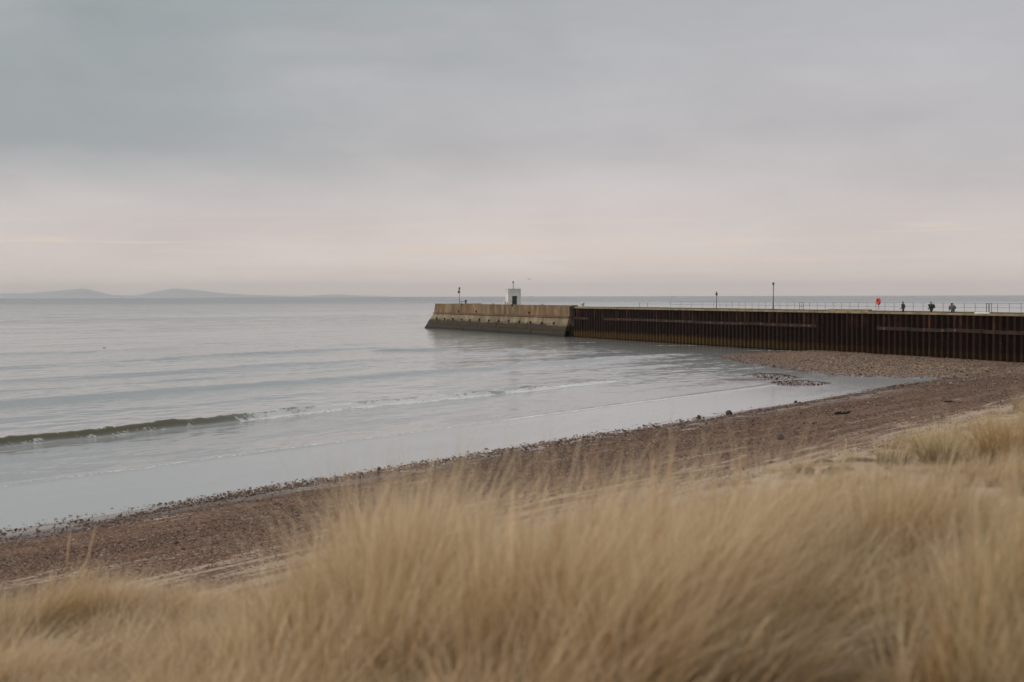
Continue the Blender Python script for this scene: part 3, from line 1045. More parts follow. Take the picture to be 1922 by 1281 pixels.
hoop('ladder_hoop', at_px(1853.5, 8.9), 8.9, 5.45, .36, 1.05, M['dark_steel'], 'left of the two upright ladder hoops beside the pale hatch board')
hoop('ladder_hoop', at_px(1859.3, 8.9), 8.9, 5.45, .36, 1.05, M['dark_steel'], 'right of the two upright ladder hoops beside the pale hatch board')
hh = hoop('ladder_hoop', at_px(1504.5, 9.3), 9.3, 5.45, 1.05, 1.05, M['dark_steel'], 'wide dark ladder hoop right of the tall flared lamp post')
MB().tube([(-.52, 0, .45), (.52, 0, .45)], .025, 6).build('cross_bar', M['dark_steel'], hh)

# pale hatch board lying tilted on the pier
x, y = pl2w(at_px(1841, 7.0), 7.0)
o = MB().bbox(-.9, .9, -.5, .5, -.03, .03, .01).mesh('hatch_board')
ob = link('hatch_board', o, M['white'], None, (x, y, 5.22), PIER_RZ)
ob.rotation_euler = (R(24), 0, PIER_RZ + .5)
tag(ob, 'pale board tilted on the pier left of the ladder hoops', 'board')
x, y = pl2w(at_px(1838, 7.0), 7.0)
tr = empty('board_trestle', (x, y, 4.93), PIER_RZ)
tag(tr, 'low dark trestle under the tilted pale board', 'trestle')
for dx in (-.5, .5):
    MB().box(dx - .03, dx + .03, -.4, -.34, 0, .10).box(dx - .03, dx + .03, .34, .4, 0, .36).build('leg', M['dark_steel'], tr)

# pale bollard at the head end of the steel wall
x, y = pl2w(at_px(1093, 5), 5)
bo = empty('mooring_bollard', (x, y, 4.93), PIER_RZ)
tag(bo, 'pale squat bollard with a dark post at left end of the steel pier', 'bollard')
MB().lathe([(.42, 0), (.40, .1), (.30, .2), (.28, .85), (.40, .98), (.42, 1.15), (.30, 1.28), (.05, 1.32)], 14).build('bollard_body', M['white2'], bo, True)
MB().tube([(.75, 0, 0), (.75, 0, 1.35)], .05, 8).build('marker_post', M['dark_steel'], bo)


def post_thing(name, px, y, zb, label, cat):
    x, y_ = pl2w(at_px(px, y), y)
    o_ = empty(name, (x, y_, zb), PIER_RZ)
    tag(o_, label, cat)
    return o_


# cone-topped marker pole
mk = post_thing('marker_pole', 1345, 9.35, 5.45, 'short pole with a dark cone topmark standing at the pier railing', 'marker pole')
MB().tube([(0, 0, 0), (0, 0, 2.1)], [.06, .045], 8).build('pole', M['dark_steel'], mk)
MB().lathe([(.07, 2.05), (.20, 2.12), (.17, 2.3), (.03, 2.74)], 12).build('topmark', M['dark_steel'], mk)
MB().lathe([(.13, 0), (.13, .04)], 8).build('base_plate', M['dark_steel'], mk)
# tall lamp with flared head
lp = post_thing('lamp_post', 1451.5, 9.35, 5.45, 'tall slim lamp post with a narrow flared head and white cap', 'lamp post')
MB().tube([(0, 0, 0), (0, 0, 2.9)], [.075, .05], 8).build('pole', M['dark_steel'], lp)
MB().tube([(0, 0, 2.9), (.06, 0, 3.05), (.06, 0, 3.25), (0, 0, 3.4)], .055, 8).build('neck', M['dark_steel'], lp)
MB().lathe([(.04, 3.38), (.09, 3.6), (.17, 3.93), (.17, 3.96)], 12).build('lantern', M['dark_steel'], lp)
MB().lathe([(.12, 3.965), (.10, 4.06), (.03, 4.10)], 12).build('cap', M['white'], lp, True)
MB().lathe([(.15, 0), (.15, .05)], 8).build('base_plate', M['dark_steel'], lp)

# lifebuoy station
lb = post_thing('lifebuoy_station', 1649.3, 8.3, 5.60, 'bright orange lifebuoy in a round holder on a thin post', 'lifebuoy')
MB().tube([(0, 0, 0), (0, 0, 1.0)], .035, 8).build('post', M['dark_steel'], lb)
bk = MB()
n = 24
ringv = [(.40 * math.cos(2 * math.pi * k / n), 0, .45 * math.sin(2 * math.pi * k / n) + 1.06) for k in range(n)]
bk.add([(a, -.03, c) for a, _, c in ringv] + [(a, .03, c) for a, _, c in ringv],
       [tuple(range(n)), tuple(range(2 * n - 1, n - 1, -1))] + [(k, n + k, n + (k + 1) % n, (k + 1) % n) for k in range(n)])
hold = bk.build('holder', M['orange'], lb)
by = MB().tube([(.33 * math.cos(2 * math.pi * k / 24), -.09, .37 * math.sin(2 * math.pi * k / 24) + 1.06) for k in range(24)], .085, 8, closed=True).build('ring', M['orange'], lb, True)
MB().tube([(.16 * math.cos(t), -.13, .19 * math.sin(t) + 1.04) for t in [math.pi + math.pi * k / 8 for k in range(9)]], .010, 6).build('grab_rope', M['white'], by)
for t in (math.pi * .25, math.pi * .75, math.pi * 1.25, math.pi * 1.75):
    cx_, cz_ = .33 * math.cos(t), .37 * math.sin(t) + 1.06
    MB().bbox(cx_ - .035, cx_ + .035, -.175, -.02, cz_ - .035, cz_ + .035, .01).build('band', M['orange'], by)

# ------------------------------------------------------------------ light tower on the head
s0 = at_px(963.5, 3.2)
x, y = pl2w(s0, 3.2)
tw = empty('light_tower', (x, y, 5.40), PIER_RZ + R(90))
tag(tw, 'small square white light tower with dark green door on the pier head', 'light tower')
# local axes here: x = across the pier (left face), y = seaward; front face at y=-0.75 looks down the pier
MB().bbox(-1.46, 1.46, -.75, .75, 0, 2.62, .03).build('lower_wall', M['white'], tw)
MB().bbox(-1.43, 1.43, -.72, .72, 2.622, 3.50, .03).build('upper_wall', M['white2'], tw)
MB().bbox(-1.50, 1.50, -.79, .79, 3.502, 3.62, .02).build('roof_slab', M['white2'], tw)
dr = MB().bbox(-.53, .51, -.785, -.70, .02, 2.08, .015).build('door', M['door'], tw)
MB().box(-.03, .0, -.80, -.786, .1, 2.0).build('door_strip', M['black'], dr)
MB().tube([(.38, -.80, 1.0), (.38, -.84, 1.0), (.26, -.84, 1.0)], .02, 6).build('handle', M['steel'], dr)
MB().bbox(-.62, .60, -.80, -.70, 2.085, 2.18, .01).build('lintel', M['white2'], tw)
MB().bbox(.52, .64, -.84, -.755, 1.80, 1.98, .01).build('wall_lamp', M['black'], tw)
ms = MB().lathe([(.16, 3.62), (.16, 3.66), (.06, 3.70), (.055, 4.75), (.12, 4.80)], 10).build('mast', M['dark_steel'], tw)
MB().lathe([(.13, 4.80), (.16, 4.84), (.16, 5.12), (.12, 5.18), (.04, 5.25)], 12).build('lantern', M['green'], ms, True)
# grey post and cabinet at the tower's left
ob = post_thing('grey_cabinet', 947, 1.2, 5.40, 'pale grey post and cabinet at the left foot of the white light tower', 'cabinet')
MB().tube([(-.1, 0, 0), (-.1, 0, 1.9)], .06, 8).build('post', M['white2'], ob)
MB().bbox(-.05, .55, -.2, .2, 0, 1.0, .02).build('cabinet_body', M['white2'], ob)

# green beacon on the seaward end
bc = post_thing('green_beacon', 862.6, 1.6, 5.40, 'thin beacon pole with green lantern and black ball at the seaward pier end', 'beacon')
MB().tube([(0, 0, 0), (0, 0, 3.5)], [.06, .045], 8).build('pole', M['dark_steel'], bc)
MB().lathe([(.16, 3.62), (.19, 3.66), (.19, 4.05), (.13, 4.12), (.05, 4.18)], 12).build('lantern', M['green'], bc, True)
MB().lathe([(.15, 3.50), (.15, 3.615)], 12).build('lantern_base', M['black'], bc)
bl = bpy.data.meshes.new('ball')
bmm = bmesh.new()
bmesh.ops.create_uvsphere(bmm, u_segments=14, v_segments=10, radius=.27, matrix=Matrix.Translation((-.1, -.1, 3.05)) @ Matrix.Diagonal((1, 1, 1.15, 1)))
bmm.to_mesh(bl)
bmm.free()
link('ball', bl, M['black'], bc)
MB().tube([(-.28, .0, 3.33), (.28, 0, 3.33)], .03, 6).build('cross_arm', M['black'], bc)

# hand winch with sloping arm on the parapet
wn = post_thing('hand_winch', 874.5, -.05, 5.76, 'small dark hand winch with a sloping arm on the parapet right of the green beacon', 'winch')
MB().lathe([(.22, 0), (.20, .08), (.15, .15), (.17, .55), (.12, .6)], 10).build('pedestal', M['black'], wn)
MB().tube([(0, -.18, .68), (0, .18, .68)], .2, 12).build('drum', M['black'], wn)
MB().tube([(0, 0, .6), (-.5, -.75, .50), (-1.0, -1.15, .44)], .045, 6).build('arm', M['black'], wn)
MB().tube([(-.65, -.80, .50), (-1.2, -.55, -.45)], .05, 6).build('strut', M['dark_steel'], wn)
MB().tube([(0, .2, .68), (.0, .3, .68), (.0, .3, .92)], .025, 6).build('crank', M['dark_steel'], wn)

# low mooring rings on the parapet
for px, lab in ((926, 'low dark mooring cleat on the parapet left of the white light tower'), (1018, 'low dark mooring cleat on the parapet right of the white light tower')):
    c = post_thing('mooring_cleat', px, -.1, 5.765, lab, 'cleat')
    MB().bbox(-.3, .3, -.14, .14, 0, .05, .01).build('base_plate', M['dark_steel'], c)
    MB().tube([(-.42, 0, .16), (-.2, 0, .14), (.2, 0, .14), (.42, 0, .16)], [.03, .05, .05, .03], 8).build('horn_bar', M['dark_steel'], c)
    MB().box(-.12, -.06, -.03, .03, .05, .13).box(.06, .12, -.03, .03, .05, .13).build('stem', M['dark_steel'], c)
    c['group'] = 'mooring cleats on the pier head parapet'


# ------------------------------------------------------------------ people
def skin_body(name, joints, edges, radii, root, parent, mat, sub=2):
    me = bpy.data.meshes.new(name + '_sk')
    me.from_pydata(joints, edges, [])
    o = bpy.data.objects.new('tmp', me)
    COL.objects.link(o)
    md = o.modifiers.new('s', 'SKIN')
    md.use_smooth_shade = True
    for i, sv in enumerate(me.skin_vertices[0].data):
        r = radii[i]
        sv.radius = r if isinstance(r, tuple) else (r, r)
        sv.use_root = (i == root)
    sd = o.modifiers.new('d', 'SUBSURF')
    sd.levels = sub
    sd.render_levels = sub
    dg = bpy.context.evaluated_depsgraph_get()
    out = bpy.data.meshes.new_from_object(o.evaluated_get(dg))
    bpy.data.objects.remove(o)
    out.name = name
    out.materials.clear()
    out.materials.append(mat)
    return link(name, out, mat, parent)


def person(px, y, face, label, coat, hat='hair', bend=0.0, scale=1.0, pack=False, wide=1.0, stride=.18):
    x, yy = pl2w(at_px(px, y), y)
    p = empty('person', (x, yy, 4.93), face)
    tag(p, label, 'person')
    p.scale = (1.28, 1.28, 1.0)
    # local: +x is forward, z up
    b = bend
    J = [(0, 0, .95), (.02 + b * .12, 0, 1.15), (.02 + b * .3, 0, 1.38), (.03 + b * .42, 0, 1.50), (.05 + b * .5, 0, 1.57),
         (0, .10, .90), (stride, .10, .48), (stride * .9, .10, .06), (stride * .9 + .16, .10, .035),
         (0, -.10, .90), (-stride * .5, -.10, .48), (-stride * 1.3, -.10, .08), (-stride * 1.3 + .15, -.10, .035),
         (.02 + b * .3, .19, 1.40), (.0 + b * .35, .27, 1.13), (.12 + b * .4, .25, .90), (.16 + b * .4, .24, .83),
         (.02 + b * .3, -.19, 1.40), (-.08 + b * .35, -.27, 1.13), (.16 + b * .4, -.22, .92), (.20 + b * .4, -.21, .85)]
    E = [(0, 1), (1, 2), (2, 3), (3, 4), (0, 5), (5, 6), (6, 7), (7, 8), (0, 9), (9, 10), (10, 11), (11, 12),
         (2, 13), (13, 14), (14, 15), (15, 16), (2, 17), (17, 18), (18, 19), (19, 20)]
    Rr = [(.15, .13), (.15, .13), (.16, .13), (.065, .065), (.06, .06), .095, .07, .05, .04, .095, .07, .05, .04,
          .08, .058, .042, .035, .08, .058, .042, .035]
    Rr = [(r if isinstance(r, tuple) else (r, r)) for r in Rr]
    Rr = [(a * (wide if i < 3 or i in (13, 14, 17, 18) else 1), c_ * (wide if i < 3 or i in (13, 14, 17, 18) else 1)) for i, (a, c_) in enumerate(Rr)]
    J = [tuple(c * scale for c in q) for q in J]
    Rr = [(a * scale, c * scale) for a, c in Rr]
    body = skin_body('body', J, E, Rr, 0, p, M['trousers'])
    # coat: material of the upper body
    body.data.materials.append(coat)
    body.data.materials.append(M['skin'])
    for poly in body.data.polygons:
        z = poly.center.z / scale
        if z > .82:
            poly.material_index = 1
        if z > 1.5:
            poly.material_index = 2
    hx, hz = (.07 + b * .55) * scale, (1.655 - b * .03) * scale
    bm = bmesh.new()
    bmesh.ops.create_icosphere(bm, subdivisions=3, radius=1)
    for vv in bm.verts:
        c = vv.co
        c.x *= .098 * (1.0 if c.x < 0 else .95)
        c.y *= .078 - .012 * max(0, -c.z)
        c.z *= .122
        if c.x > .07 and abs(c.y) < .02 and -.03 < c.z < .02:
            c.x += .022                                   # nose
        if c.x > .05 and -.06 < c.z < -.045:
            c.x -= .004                                   # mouth line
        if abs(c.y) > .066 and abs(c.x) < .025 and -.03 < c.z < .03:
            c.y *= 1.2                                    # ears
        if c.x > .07 and .01 < c.z < .03 and .02 < abs(c.y) < .045:
            c.x -= .008                                   # eye hollows
    bmesh.ops.scale(bm, vec=(scale,) * 3, verts=bm.verts)
    me = bpy.data.meshes.new('head')
    bm.to_mesh(me)
    bm.free()
    for q in me.polygons:
        q.use_smooth = True
    hd = link('head', me, M['skin'], p, (hx, 0, hz))
    bm = bmesh.new()
    bmesh.ops.create_icosphere(bm, subdivisions=3, radius=1)
    dele = []
    for vv in bm.verts:
        c = vv.co
        if hat == 'hood':
            keep = True
            c.x = c.x * .125 - .02; c.y *= .115; c.z = c.z * .14
        else:
            keep = c.z > -.05 - (.45 if c.x < 0 else 0) + (.35 if c.x > .3 else 0)
            up = .02 if hat == 'beanie' else .008
            c.x = c.x * .108 - .008; c.y *= .090; c.z = c.z * .128 + up
        if not keep:
            dele.append(vv)
    bmesh.ops.delete(bm, geom=dele, context='VERTS')
    bmesh.ops.scale(bm, vec=(scale,) * 3, verts=bm.verts)
    me = bpy.data.meshes.new(hat)
    bm.to_mesh(me)
    bm.free()
    for q in me.polygons:
        q.use_smooth = True
    link({'hair': 'hair', 'beanie': 'knit_hat', 'hood': 'hood'}[hat], me, M['hair'] if hat != 'beanie' else M['black'], p, (hx, 0, hz))
    if pack:
        bp_ = MB().bbox(-.34, -.13, -.16, .16, 1.0, 1.47, .06).bbox(-.39, -.33, -.11, .11, 1.04, 1.25, .02)
        bp_.build('backpack', M['black'], p)
    return p


FACE_L = math.pi                    # towards the left of the photograph
person(1695.5, 1.5, FACE_L + .15, 'person in a dark jacket and dark cap walking left, nearest the orange lifebuoy', M['jacket_dark'], 'beanie', scale=1.0, wide=1.45)
person(1748, 1.5, FACE_L + .5, 'person with short dark hair in a black coat with a backpack, middle of the three', M['jacket_black'], 'hair', pack=True, scale=1.0, wide=1.5)
person(1788.5, 1.5, math.pi / 2, 'person in a grey-purple jacket seen from behind, stooping, right of the other two', M['jacket_grey'], 'hood', bend=.55, scale=.92, wide=1.75, stride=.05)


# ------------------------------------------------------------------ birds and boats
def bird_body(parent, mat, L=.4, flying=False, upright=False):
    prof = [(0, .0), (.12, .03), (.28, .075), (.5, .095), (.7, .075), (.84, .05), (.93, .055), (1.0, .03)]
    pts, rr = [], []
    for t, r in prof:
        if upright:
            pts.append((L * .25 * t, 0, L * (.15 + t * .8)))
        else:
            pts.append((L * (t - .5), 0, L * (.05 + (.12 if t > .8 else 0))))
        rr.append(max(.006, L * r * 1.25))
    MB().tube(pts, rr, 8).build('body', mat, parent, True)
    e = pts[-1]
    MB().tube([e, (e[0] + L * .13, 0, e[2] - L * .02)], [L * .022, L * .006], 6).build('beak', M['drift'], parent)


def gull(x, y, z, rz, label, mat, span=1.0, L=.45, dihed=.2):
    g = empty('seabird', (x, y, z), rz)
    tag(g, label, 'bird')
    bird_body(g, mat, L)
    for sgn in (-1, 1):
        v = []
        for t, c, zz, sw in ((0, .30, 0, 0), (.35, .26, dihed * .32, -.06), (.7, .20, dihed * .34, .03), (1, .05, dihed * .18, .16)):
            yv = sgn * (.04 + span / 2 * t)
            for dz_ in (.008, -.008):
                v.append((c * .5 * L * 2 - sw * L * 2, yv, zz + dz_ + .03))
                v.append((-c * .5 * L * 2 - sw * L * 2, yv, zz + dz_ * .4 + .03))
        f = []
        for i in range(3):
            a = i * 4
            f += [(a, a + 1, a + 5, a + 4), (a + 2, a + 6, a + 7, a + 3), (a, a + 4, a + 6, a + 2), (a + 1, a + 3, a + 7, a + 5)]
        f += [(12, 13, 15, 14)]
        MB().add(v, f).build('wing', mat, g)
    return g


def atp(px, py, Y):
    """world point on photo pixel at depth Y"""
    hz = 558.4 - 4.6 * px / 1922
    return ((px - 961) / 2669.4 * Y, Y, CAM_H - (py - hz) / 2669.4 * Y)


gull(*atp(993.5, 525, 240), R(20), 'pale gull gliding above and right of the white light tower', M['gull_white'], 1.0, .42, .30)
gull(*atp(997.5, 557.3, 215), R(75), 'small dark bird flying low just right of the white light tower', M['bird_dark'], .34, .26, -.3)
# swimming bird
bx = atp(196.5, 654.5, 207)
g = empty('seabird', (bx[0], bx[1], .06), R(190))
tag(g, 'small dark seabird swimming alone on the open water at left', 'bird')
bird_body(g, M['bird_dark'], .42)
MB().tube([(.15, 0, .06), (.19, 0, .17), (.24, 0, .20)], [.045, .03, .035], 6).build('neck', M['bird_dark'], g)
# two perched on the tower roof
for px, lab in ((967.6, 'dark bird perched on the light tower roof beside the mast'), (972.6, 'dark bird perched at the right corner of the light tower roof')):
    s1 = at_px(px, 3.4)
    off = (px - 962.5) / 8.35
    xx, yy = tw.location.x + off * PN[0], tw.location.y + off * PN[1]
    g = empty('perched_bird', (xx, yy, 5.40 + 3.63), R(200))
    tag(g, lab, 'bird')
    bird_body(g, M['bird_dark'], .30, upright=True)
    MB().tube([(.02, .02, 0), (.02, .02, .07)], .008, 5).tube([(.02, -.02, 0), (.02, -.02, .07)], .008, 5).build('legs', M['bird_dark'], g)


def boat(px, Y, L, label, rz):
    x = (px - 961) / 2669.4 * Y
    b = empty('fishing_boat', (x, Y, 0), rz)
    tag(b, label, 'boat')
    v = []
    for t, wd, zk in ((0, .7, .9), (.3, 1.0, .8), (.7, .95, .9), (.9, .5, 1.15), (1.0, .02, 1.35)):
        X_ = L * (t - .5)
        v += [(X_, -wd * L * .13, zk * L * .11), (X_, wd * L * .13, zk * L * .11), (X_, wd * L * .08, -.3), (X_, -wd * L * .08, -.3)]
    f = []
    for i in range(4):
        a = i * 4
        for k in range(4):
            f.append((a + k, a + (k + 1) % 4, a + 4 + (k + 1) % 4, a + 4 + k))
    f += [(3, 2, 1, 0), (16, 17, 18, 19)]
    MB().add(v, f).build('hull', M['hull'], b)
    MB().bbox(-L * .30, -L * .08, -L * .08, L * .08, L * .09, L * .24, .1).build('wheelhouse', M['cabin'], b)
    MB().tube([(L * .05, 0, L * .09), (L * .05, 0, L * .36)], L * .008, 6).build('mast', M['dark_steel'], b)


boat(763.5, 5200, 13, 'small dark fishing boat far out on the horizon left of the pier head', R(20))
boat(1263, 8200, 22, 'tiny pale ship far out on the horizon behind the pier railing', R(-10))


# ------------------------------------------------------------------ stones and wrack on the beach
def lumpy(name, r, seed, flat=.6, sub=3, amp=.28):
    bm = bmesh.new()
    bmesh.ops.create_icosphere(bm, subdivisions=sub, radius=1)
    for vv in bm.verts:
        nz = mnoise.noise(vv.co * 1.3 + Vector((seed * 3.1, 0, seed))) + .5 * mnoise.noise(vv.co * 3.1 + Vector((seed, 7, 0)))
        vv.co *= 1 + amp * nz
        vv.co = Vector((vv.co.x * r[0], vv.co.y * r[1], vv.co.z * r[2] * flat))
    me = bpy.data.meshes.new(name)
    bm.to_mesh(me)
    bm.free()
    for q in me.polygons:
        q.use_smooth = True
    return me


def ground_at_px(px, py):
    """march the photo ray down to the terrain"""
    hz = 558.4 - 4.6 * px / 1922
    k = (py - hz) / 2669.4
    r = (px - 961) / 2669.4
    Ys = np.linspace(3, 260, 5200)
    zt, _, _ = terrain(r * Ys, Ys)
    zr = CAM_H - k * Ys
    hit = np.nonzero(zr <= np.maximum(zt, 0))[0]
    i = hit[0] if len(hit) else -1
    return float(r * Ys[i]), float(Ys[i]), float(max(zt[i], 0))


for i, (px, py, sz, lab) in enumerate(((1369, 779, .17, 'dark upright stone standing at the water edge where the sand film ends'),
                                       (1312, 786, .13, 'small dark stone at the water edge left of the upright stone'),
                                       (1467, 826, .16, 'dark rounded stone lying half way up the brown gravel'),
                                       (1494, 757, .11, 'small dark stone on the wet sand by the inlet'),
                                       (710, 884, .09, 'dark round pebble standing alone in the film of water at the beach edge'),
                                       (1453, 690, .16, 'dark stone at the water edge of the gravel spit'))):
    x, y, z = ground_at_px(px, py)
    o = link('beach_stone', lumpy('beach_stone', (sz * 1.2, sz, sz * 1.2), i + 2, .9), M['stone_dark'], None, (x, y, z + sz * .45), i * 1.1)
    tag(o, lab, 'stone', 'larger dark stones on the beach')
for i, (px, py, sz, lab) in enumerate(((1581, 778, .55, 'flat dark heap of seaweed on the brown gravel right of centre'),
                                       (1784, 756, .38, 'small dark tuft of seaweed where gravel meets pale sand at right'),
                                       (1662, 841, .30, 'thin wisp of dark seaweed on the pale sand'))):
    x, y, z = ground_at_px(px, py)
    bm = bmesh.new()
    rr = random.Random(i)
    mb = MB()
    for k in range(26):
        a = rr.uniform(0, 6.28)
        q = rr.uniform(0, sz)
        p0 = Vector((math.cos(a) * q, math.sin(a) * q * .6, rr.uniform(0, sz * .15)))
        pts = [p0]
        for j in range(4):
            pts.append(pts[-1] + Vector((rr.uniform(-.5, .5) * sz * .6, rr.uniform(-.4, .4) * sz * .6, rr.uniform(-.05, .07) * sz)))
        pts = [Vector((p.x, p.y, max(.01, p.z))) for p in pts]
        mb.tube(pts, [.03, .045, .05, .035, .01], 5)
    o = mb.build('seaweed_heap', M['weed'], None, True, (x, y, z + .01), .3)
    tag(o, lab, 'seaweed')
for i, (px, py, L, lab) in enumerate(((1612, 871, .9, 'short grey-brown driftwood stick on the sand just beyond the dune edge'),
                                      (1452, 871, .5, 'small dark driftwood stick lying on the pale sand left of centre'),
                                      (1550, 873, .4, 'tiny driftwood piece on the sand between two longer sticks'))):
    x, y, z = ground_at_px(px, py)
    o = MB().tube([(-L / 2, 0, .03), (-L * .1, .04, .06), (L * .2, -.02, .05), (L / 2, .03, .03)], [.015, .035, .03, .012], 7).build('driftwood', M['drift'], None, True, (x, y, z), .25)
    tag(o, lab, 'driftwood')


# ------------------------------------------------------------------ instanced ground cover (geometry nodes)
def scatter(name, pts, rot, scl, idx, variants, label, kindname=None):
    me = bpy.data.meshes.new(name)
    me.vertices.add(len(pts))
    me.vertices.foreach_set('co', np.asarray(pts, np.float32).ravel())
    add_attr(me, 'rot', rot, 'FLOAT_VECTOR')
    add_attr(me, 'scl', scl, 'FLOAT_VECTOR')
    add_attr(me, 'pick', idx, 'INT')
    me.update()
    o = link(name, me)
    c = bpy.data.collections.new(name + '_variants')
    for i, vme in enumerate(variants):
        vo = bpy.data.objects.new('%02d_%s' % (i, name), vme)
        c.objects.link(vo)
    ng = bpy.data.node_groups.new(name, 'GeometryNodeTree')
    ng.interface.new_socket('Geometry', in_out='INPUT', socket_type='NodeSocketGeometry')
    ng.interface.new_socket('Geometry', in_out='OUTPUT', socket_type='NodeSocketGeometry')
    N, Lk = ng.nodes, ng.links
    gi, go = N.new('NodeGroupInput'), N.new('NodeGroupOutput')
    ci = N.new('GeometryNodeCollectionInfo')
    ci.inputs['Collection'].default_value = c
    ci.inputs['Separate Children'].default_value = True
    ci.inputs['Reset Children'].default_value = True
    m2p = N.new('GeometryNodeMeshToPoints')
    ip = N.new('GeometryNodeInstanceOnPoints')
    ip.inputs['Pick Instance'].default_value = True

    def na(nm, typ):
        a = N.new('GeometryNodeInputNamedAttribute')
        a.data_type = typ
        a.inputs['Name'].default_value = nm
        return a.outputs['Attribute']
    Lk.new(gi.outputs[0], m2p.inputs['Mesh'])
    Lk.new(m2p.outputs[0], ip.inputs['Points'])
    Lk.new(ci.outputs[0], ip.inputs['Instance'])
    Lk.new(na('pick', 'INT'), ip.inputs['Instance Index'])
    Lk.new(na('rot', 'FLOAT_VECTOR'), ip.inputs['Rotation'])
    Lk.new(na('scl', 'FLOAT_VECTOR'), ip.inputs['Scale'])
    Lk.new(ip.outputs[0], go.inputs[0])
    md = o.modifiers.new('scatter', 'NODES')
    md.node_group = ng
    tag(o, label, kind='stuff')
    return o


# pebbles ------------------------------------------------------------
peb = []
for i in range(6):
    me = lumpy('pebble', (1, .8, .75), i + 20, .75, 1, .3)
    me.materials.append(M['pebble'])
    peb.append(me)


def make_pebbles():
    N = 760000
    # near beach, denser where the camera is close
    s = RNG.uniform(-6, 118, N)
    t = RNG.uniform(-24, 1.2, N)
    X, Y = s2w(s, t)
    rr = X / np.maximum(Y, 1)
    keep = (Y > 18) & (np.abs(rr) < .42)
    s, t, X, Y = s[keep], t[keep], X[keep], Y[keep]
    z, d, sp = terrain(X, Y)
    p = sstep(-1.6, .3, d) * (1 - .9 * sstep(9, 19, d)) * (.30 + .70 * sstep(.3, 2.2, d)) * (1 - .999 * sstep(17, 25, d))
    st = fbm(s * .06, t * .9, 201)
    bl = fbm(s * .8, t * 1.6, 203)
    p = p * (.06 + .94 * sstep(.40, .60, .6 * st + .4 * bl)) * (.8 + .2 * (d < 2))
    p = p * (1 - .6 * sstep(22, -4, s) * sstep(7, 11, d))
    p = p * np.clip(62.0 / np.hypot(X, Y), .55, 1.0) * (z > -.05)
    k = RNG.random(len(p)) < p
    s, t, X, Y, z, d = s[k], t[k], X[k], Y[k], z[k], d[k]
    n = len(X)
    size = np.exp(RNG.normal(math.log(.019), .42, n)) * (1 + .5 * (d < 1.5))
    size *= np.clip(np.hypot(X, Y) / 60, 1, 1.35)
    # spit pebbles
    N2 = 60000
    X2 = RNG.uniform(22, 60, N2)
    Y2 = RNG.uniform(112, 192, N2)
    z2, d2, sp2 = terrain(X2, Y2)
    px = (X2 - P0[0]) * PD[0] + (Y2 - P0[1]) * PD[1]
    py = (X2 - P0[0]) * PN[0] + (Y2 - P0[1]) * PN[1]
    k = ((sp2 > -.6) | (z2 > .02)) & (py < .3) & (z2 > -.02)
    X2, Y2, z2 = X2[k], Y2[k], z2[k]
    n2 = len(X2)
    size2 = np.exp(RNG.normal(math.log(.042), .4, n2))
    X = np.concatenate([X, X2]); Y = np.concatenate([Y, Y2]); z = np.concatenate([z, z2]); size = np.concatenate([size, size2])
    n = n + n2
    rot = np.stack([RNG.uniform(-.4, .4, n), RNG.uniform(-.4, .4, n), RNG.uniform(0, 6.28, n)], -1)
    scl = np.stack([size * RNG.uniform(.8, 1.4, n), size, size * RNG.uniform(.7, 1.1, n)], -1)
    pts = np.stack([X, Y, z + size * .2], -1)
    print('pebbles', n)
    scatter('pebbles', pts, rot, scl, RNG.integers(0, 6, n), peb, 'brown and dark pebbles covering the beach and the gravel spit')


make_pebbles()


# grass --------------------------------------------------------------
def tuft_mesh(seed, n, h, hv, rad, lean, droop, width, mat, plume=False, segs=4, spread=.25):
    rg = np.random.default_rng(seed)
    V, F, TI, AL = [], [], [], []
    for i in range(n):
        a = rg.uniform(0, 6.283)
        q = rad * math.sqrt(rg.random())
        x0, y0 = q * math.cos(a), q * math.sin(a)
        H = h * rg.uniform(1 - hv, 1 + hv * .6)
        # outward spread plus wind lean towards +x
        ox, oy = math.cos(a) * spread * rg.uniform(0, 1.2) + lean * rg.uniform(.5, 1.5), math.sin(a) * spread * rg.uniform(0, 1.2) + rg.normal(0, .10)
        dr = droop * rg.uniform(.3, 1.6)
        fa = rg.uniform(0, math.pi)
        wx, wy = math.cos(fa), math.sin(fa)
        W = width * rg.uniform(.6, 1.3)
        base = len(V)
        ti = float(np.clip(rg.normal(.52, .38), 0, 1))
        for k in range(segs + 1):
            u = k / segs
            bx = x0 + H * (ox * u + ox * dr * u * u * 1.2)
            by_ = y0 + H * (oy * u + oy * dr * u * u * 1.2)
            bz = H * (u - dr * .45 * u * u * u)
            ww = W * (1 - u ** 1.6 * .92) * .5
            if plume and u > .7:
                ww = W * (1.7 if .7 < u < .95 else .4)
            V.append((bx - wx * ww, by_ - wy * ww, bz))
            V.append((bx + wx * ww, by_ + wy * ww, bz))
            TI += [ti, ti]
            AL += [u, u]
        for k in range(segs):
            b_ = base + 2 * k
            F.append((b_, b_ + 1, b_ + 3, b_ + 2))
    me = mesh_from('tuft', V, F, True)
    add_attr(me, 'tint', TI)
    add_attr(me, 'along', AL)
    me.materials.append(mat)
    return me


def dune_spots(N, seed, Ymax=36.0):
    rg = np.random.default_rng(seed)
    Y = 1.2 + (Ymax - 1.2) * rg.random(N) ** .62
    X = rg.uniform(-.50, .52, N) * Y + rg.uniform(-.6, .6, N)
    return X, Y, rg


def bare(X, Y):
    """0 where the sand lies open"""
    q1 = np.hypot((X - 6.2) / 2.3, (Y - 17.0) / 3.4)
    q2 = np.hypot((X - 1.75) / .5, (Y - 13.4) / 1.0)
    q3 = np.hypot((X - 8.8) / 1.6, (Y - 21.2) / 1.1)
    return sstep(.75, 1.15, q1) * sstep(.6, 1.1, q2) * (.45 + .55 * sstep(.8, 1.2, q3))


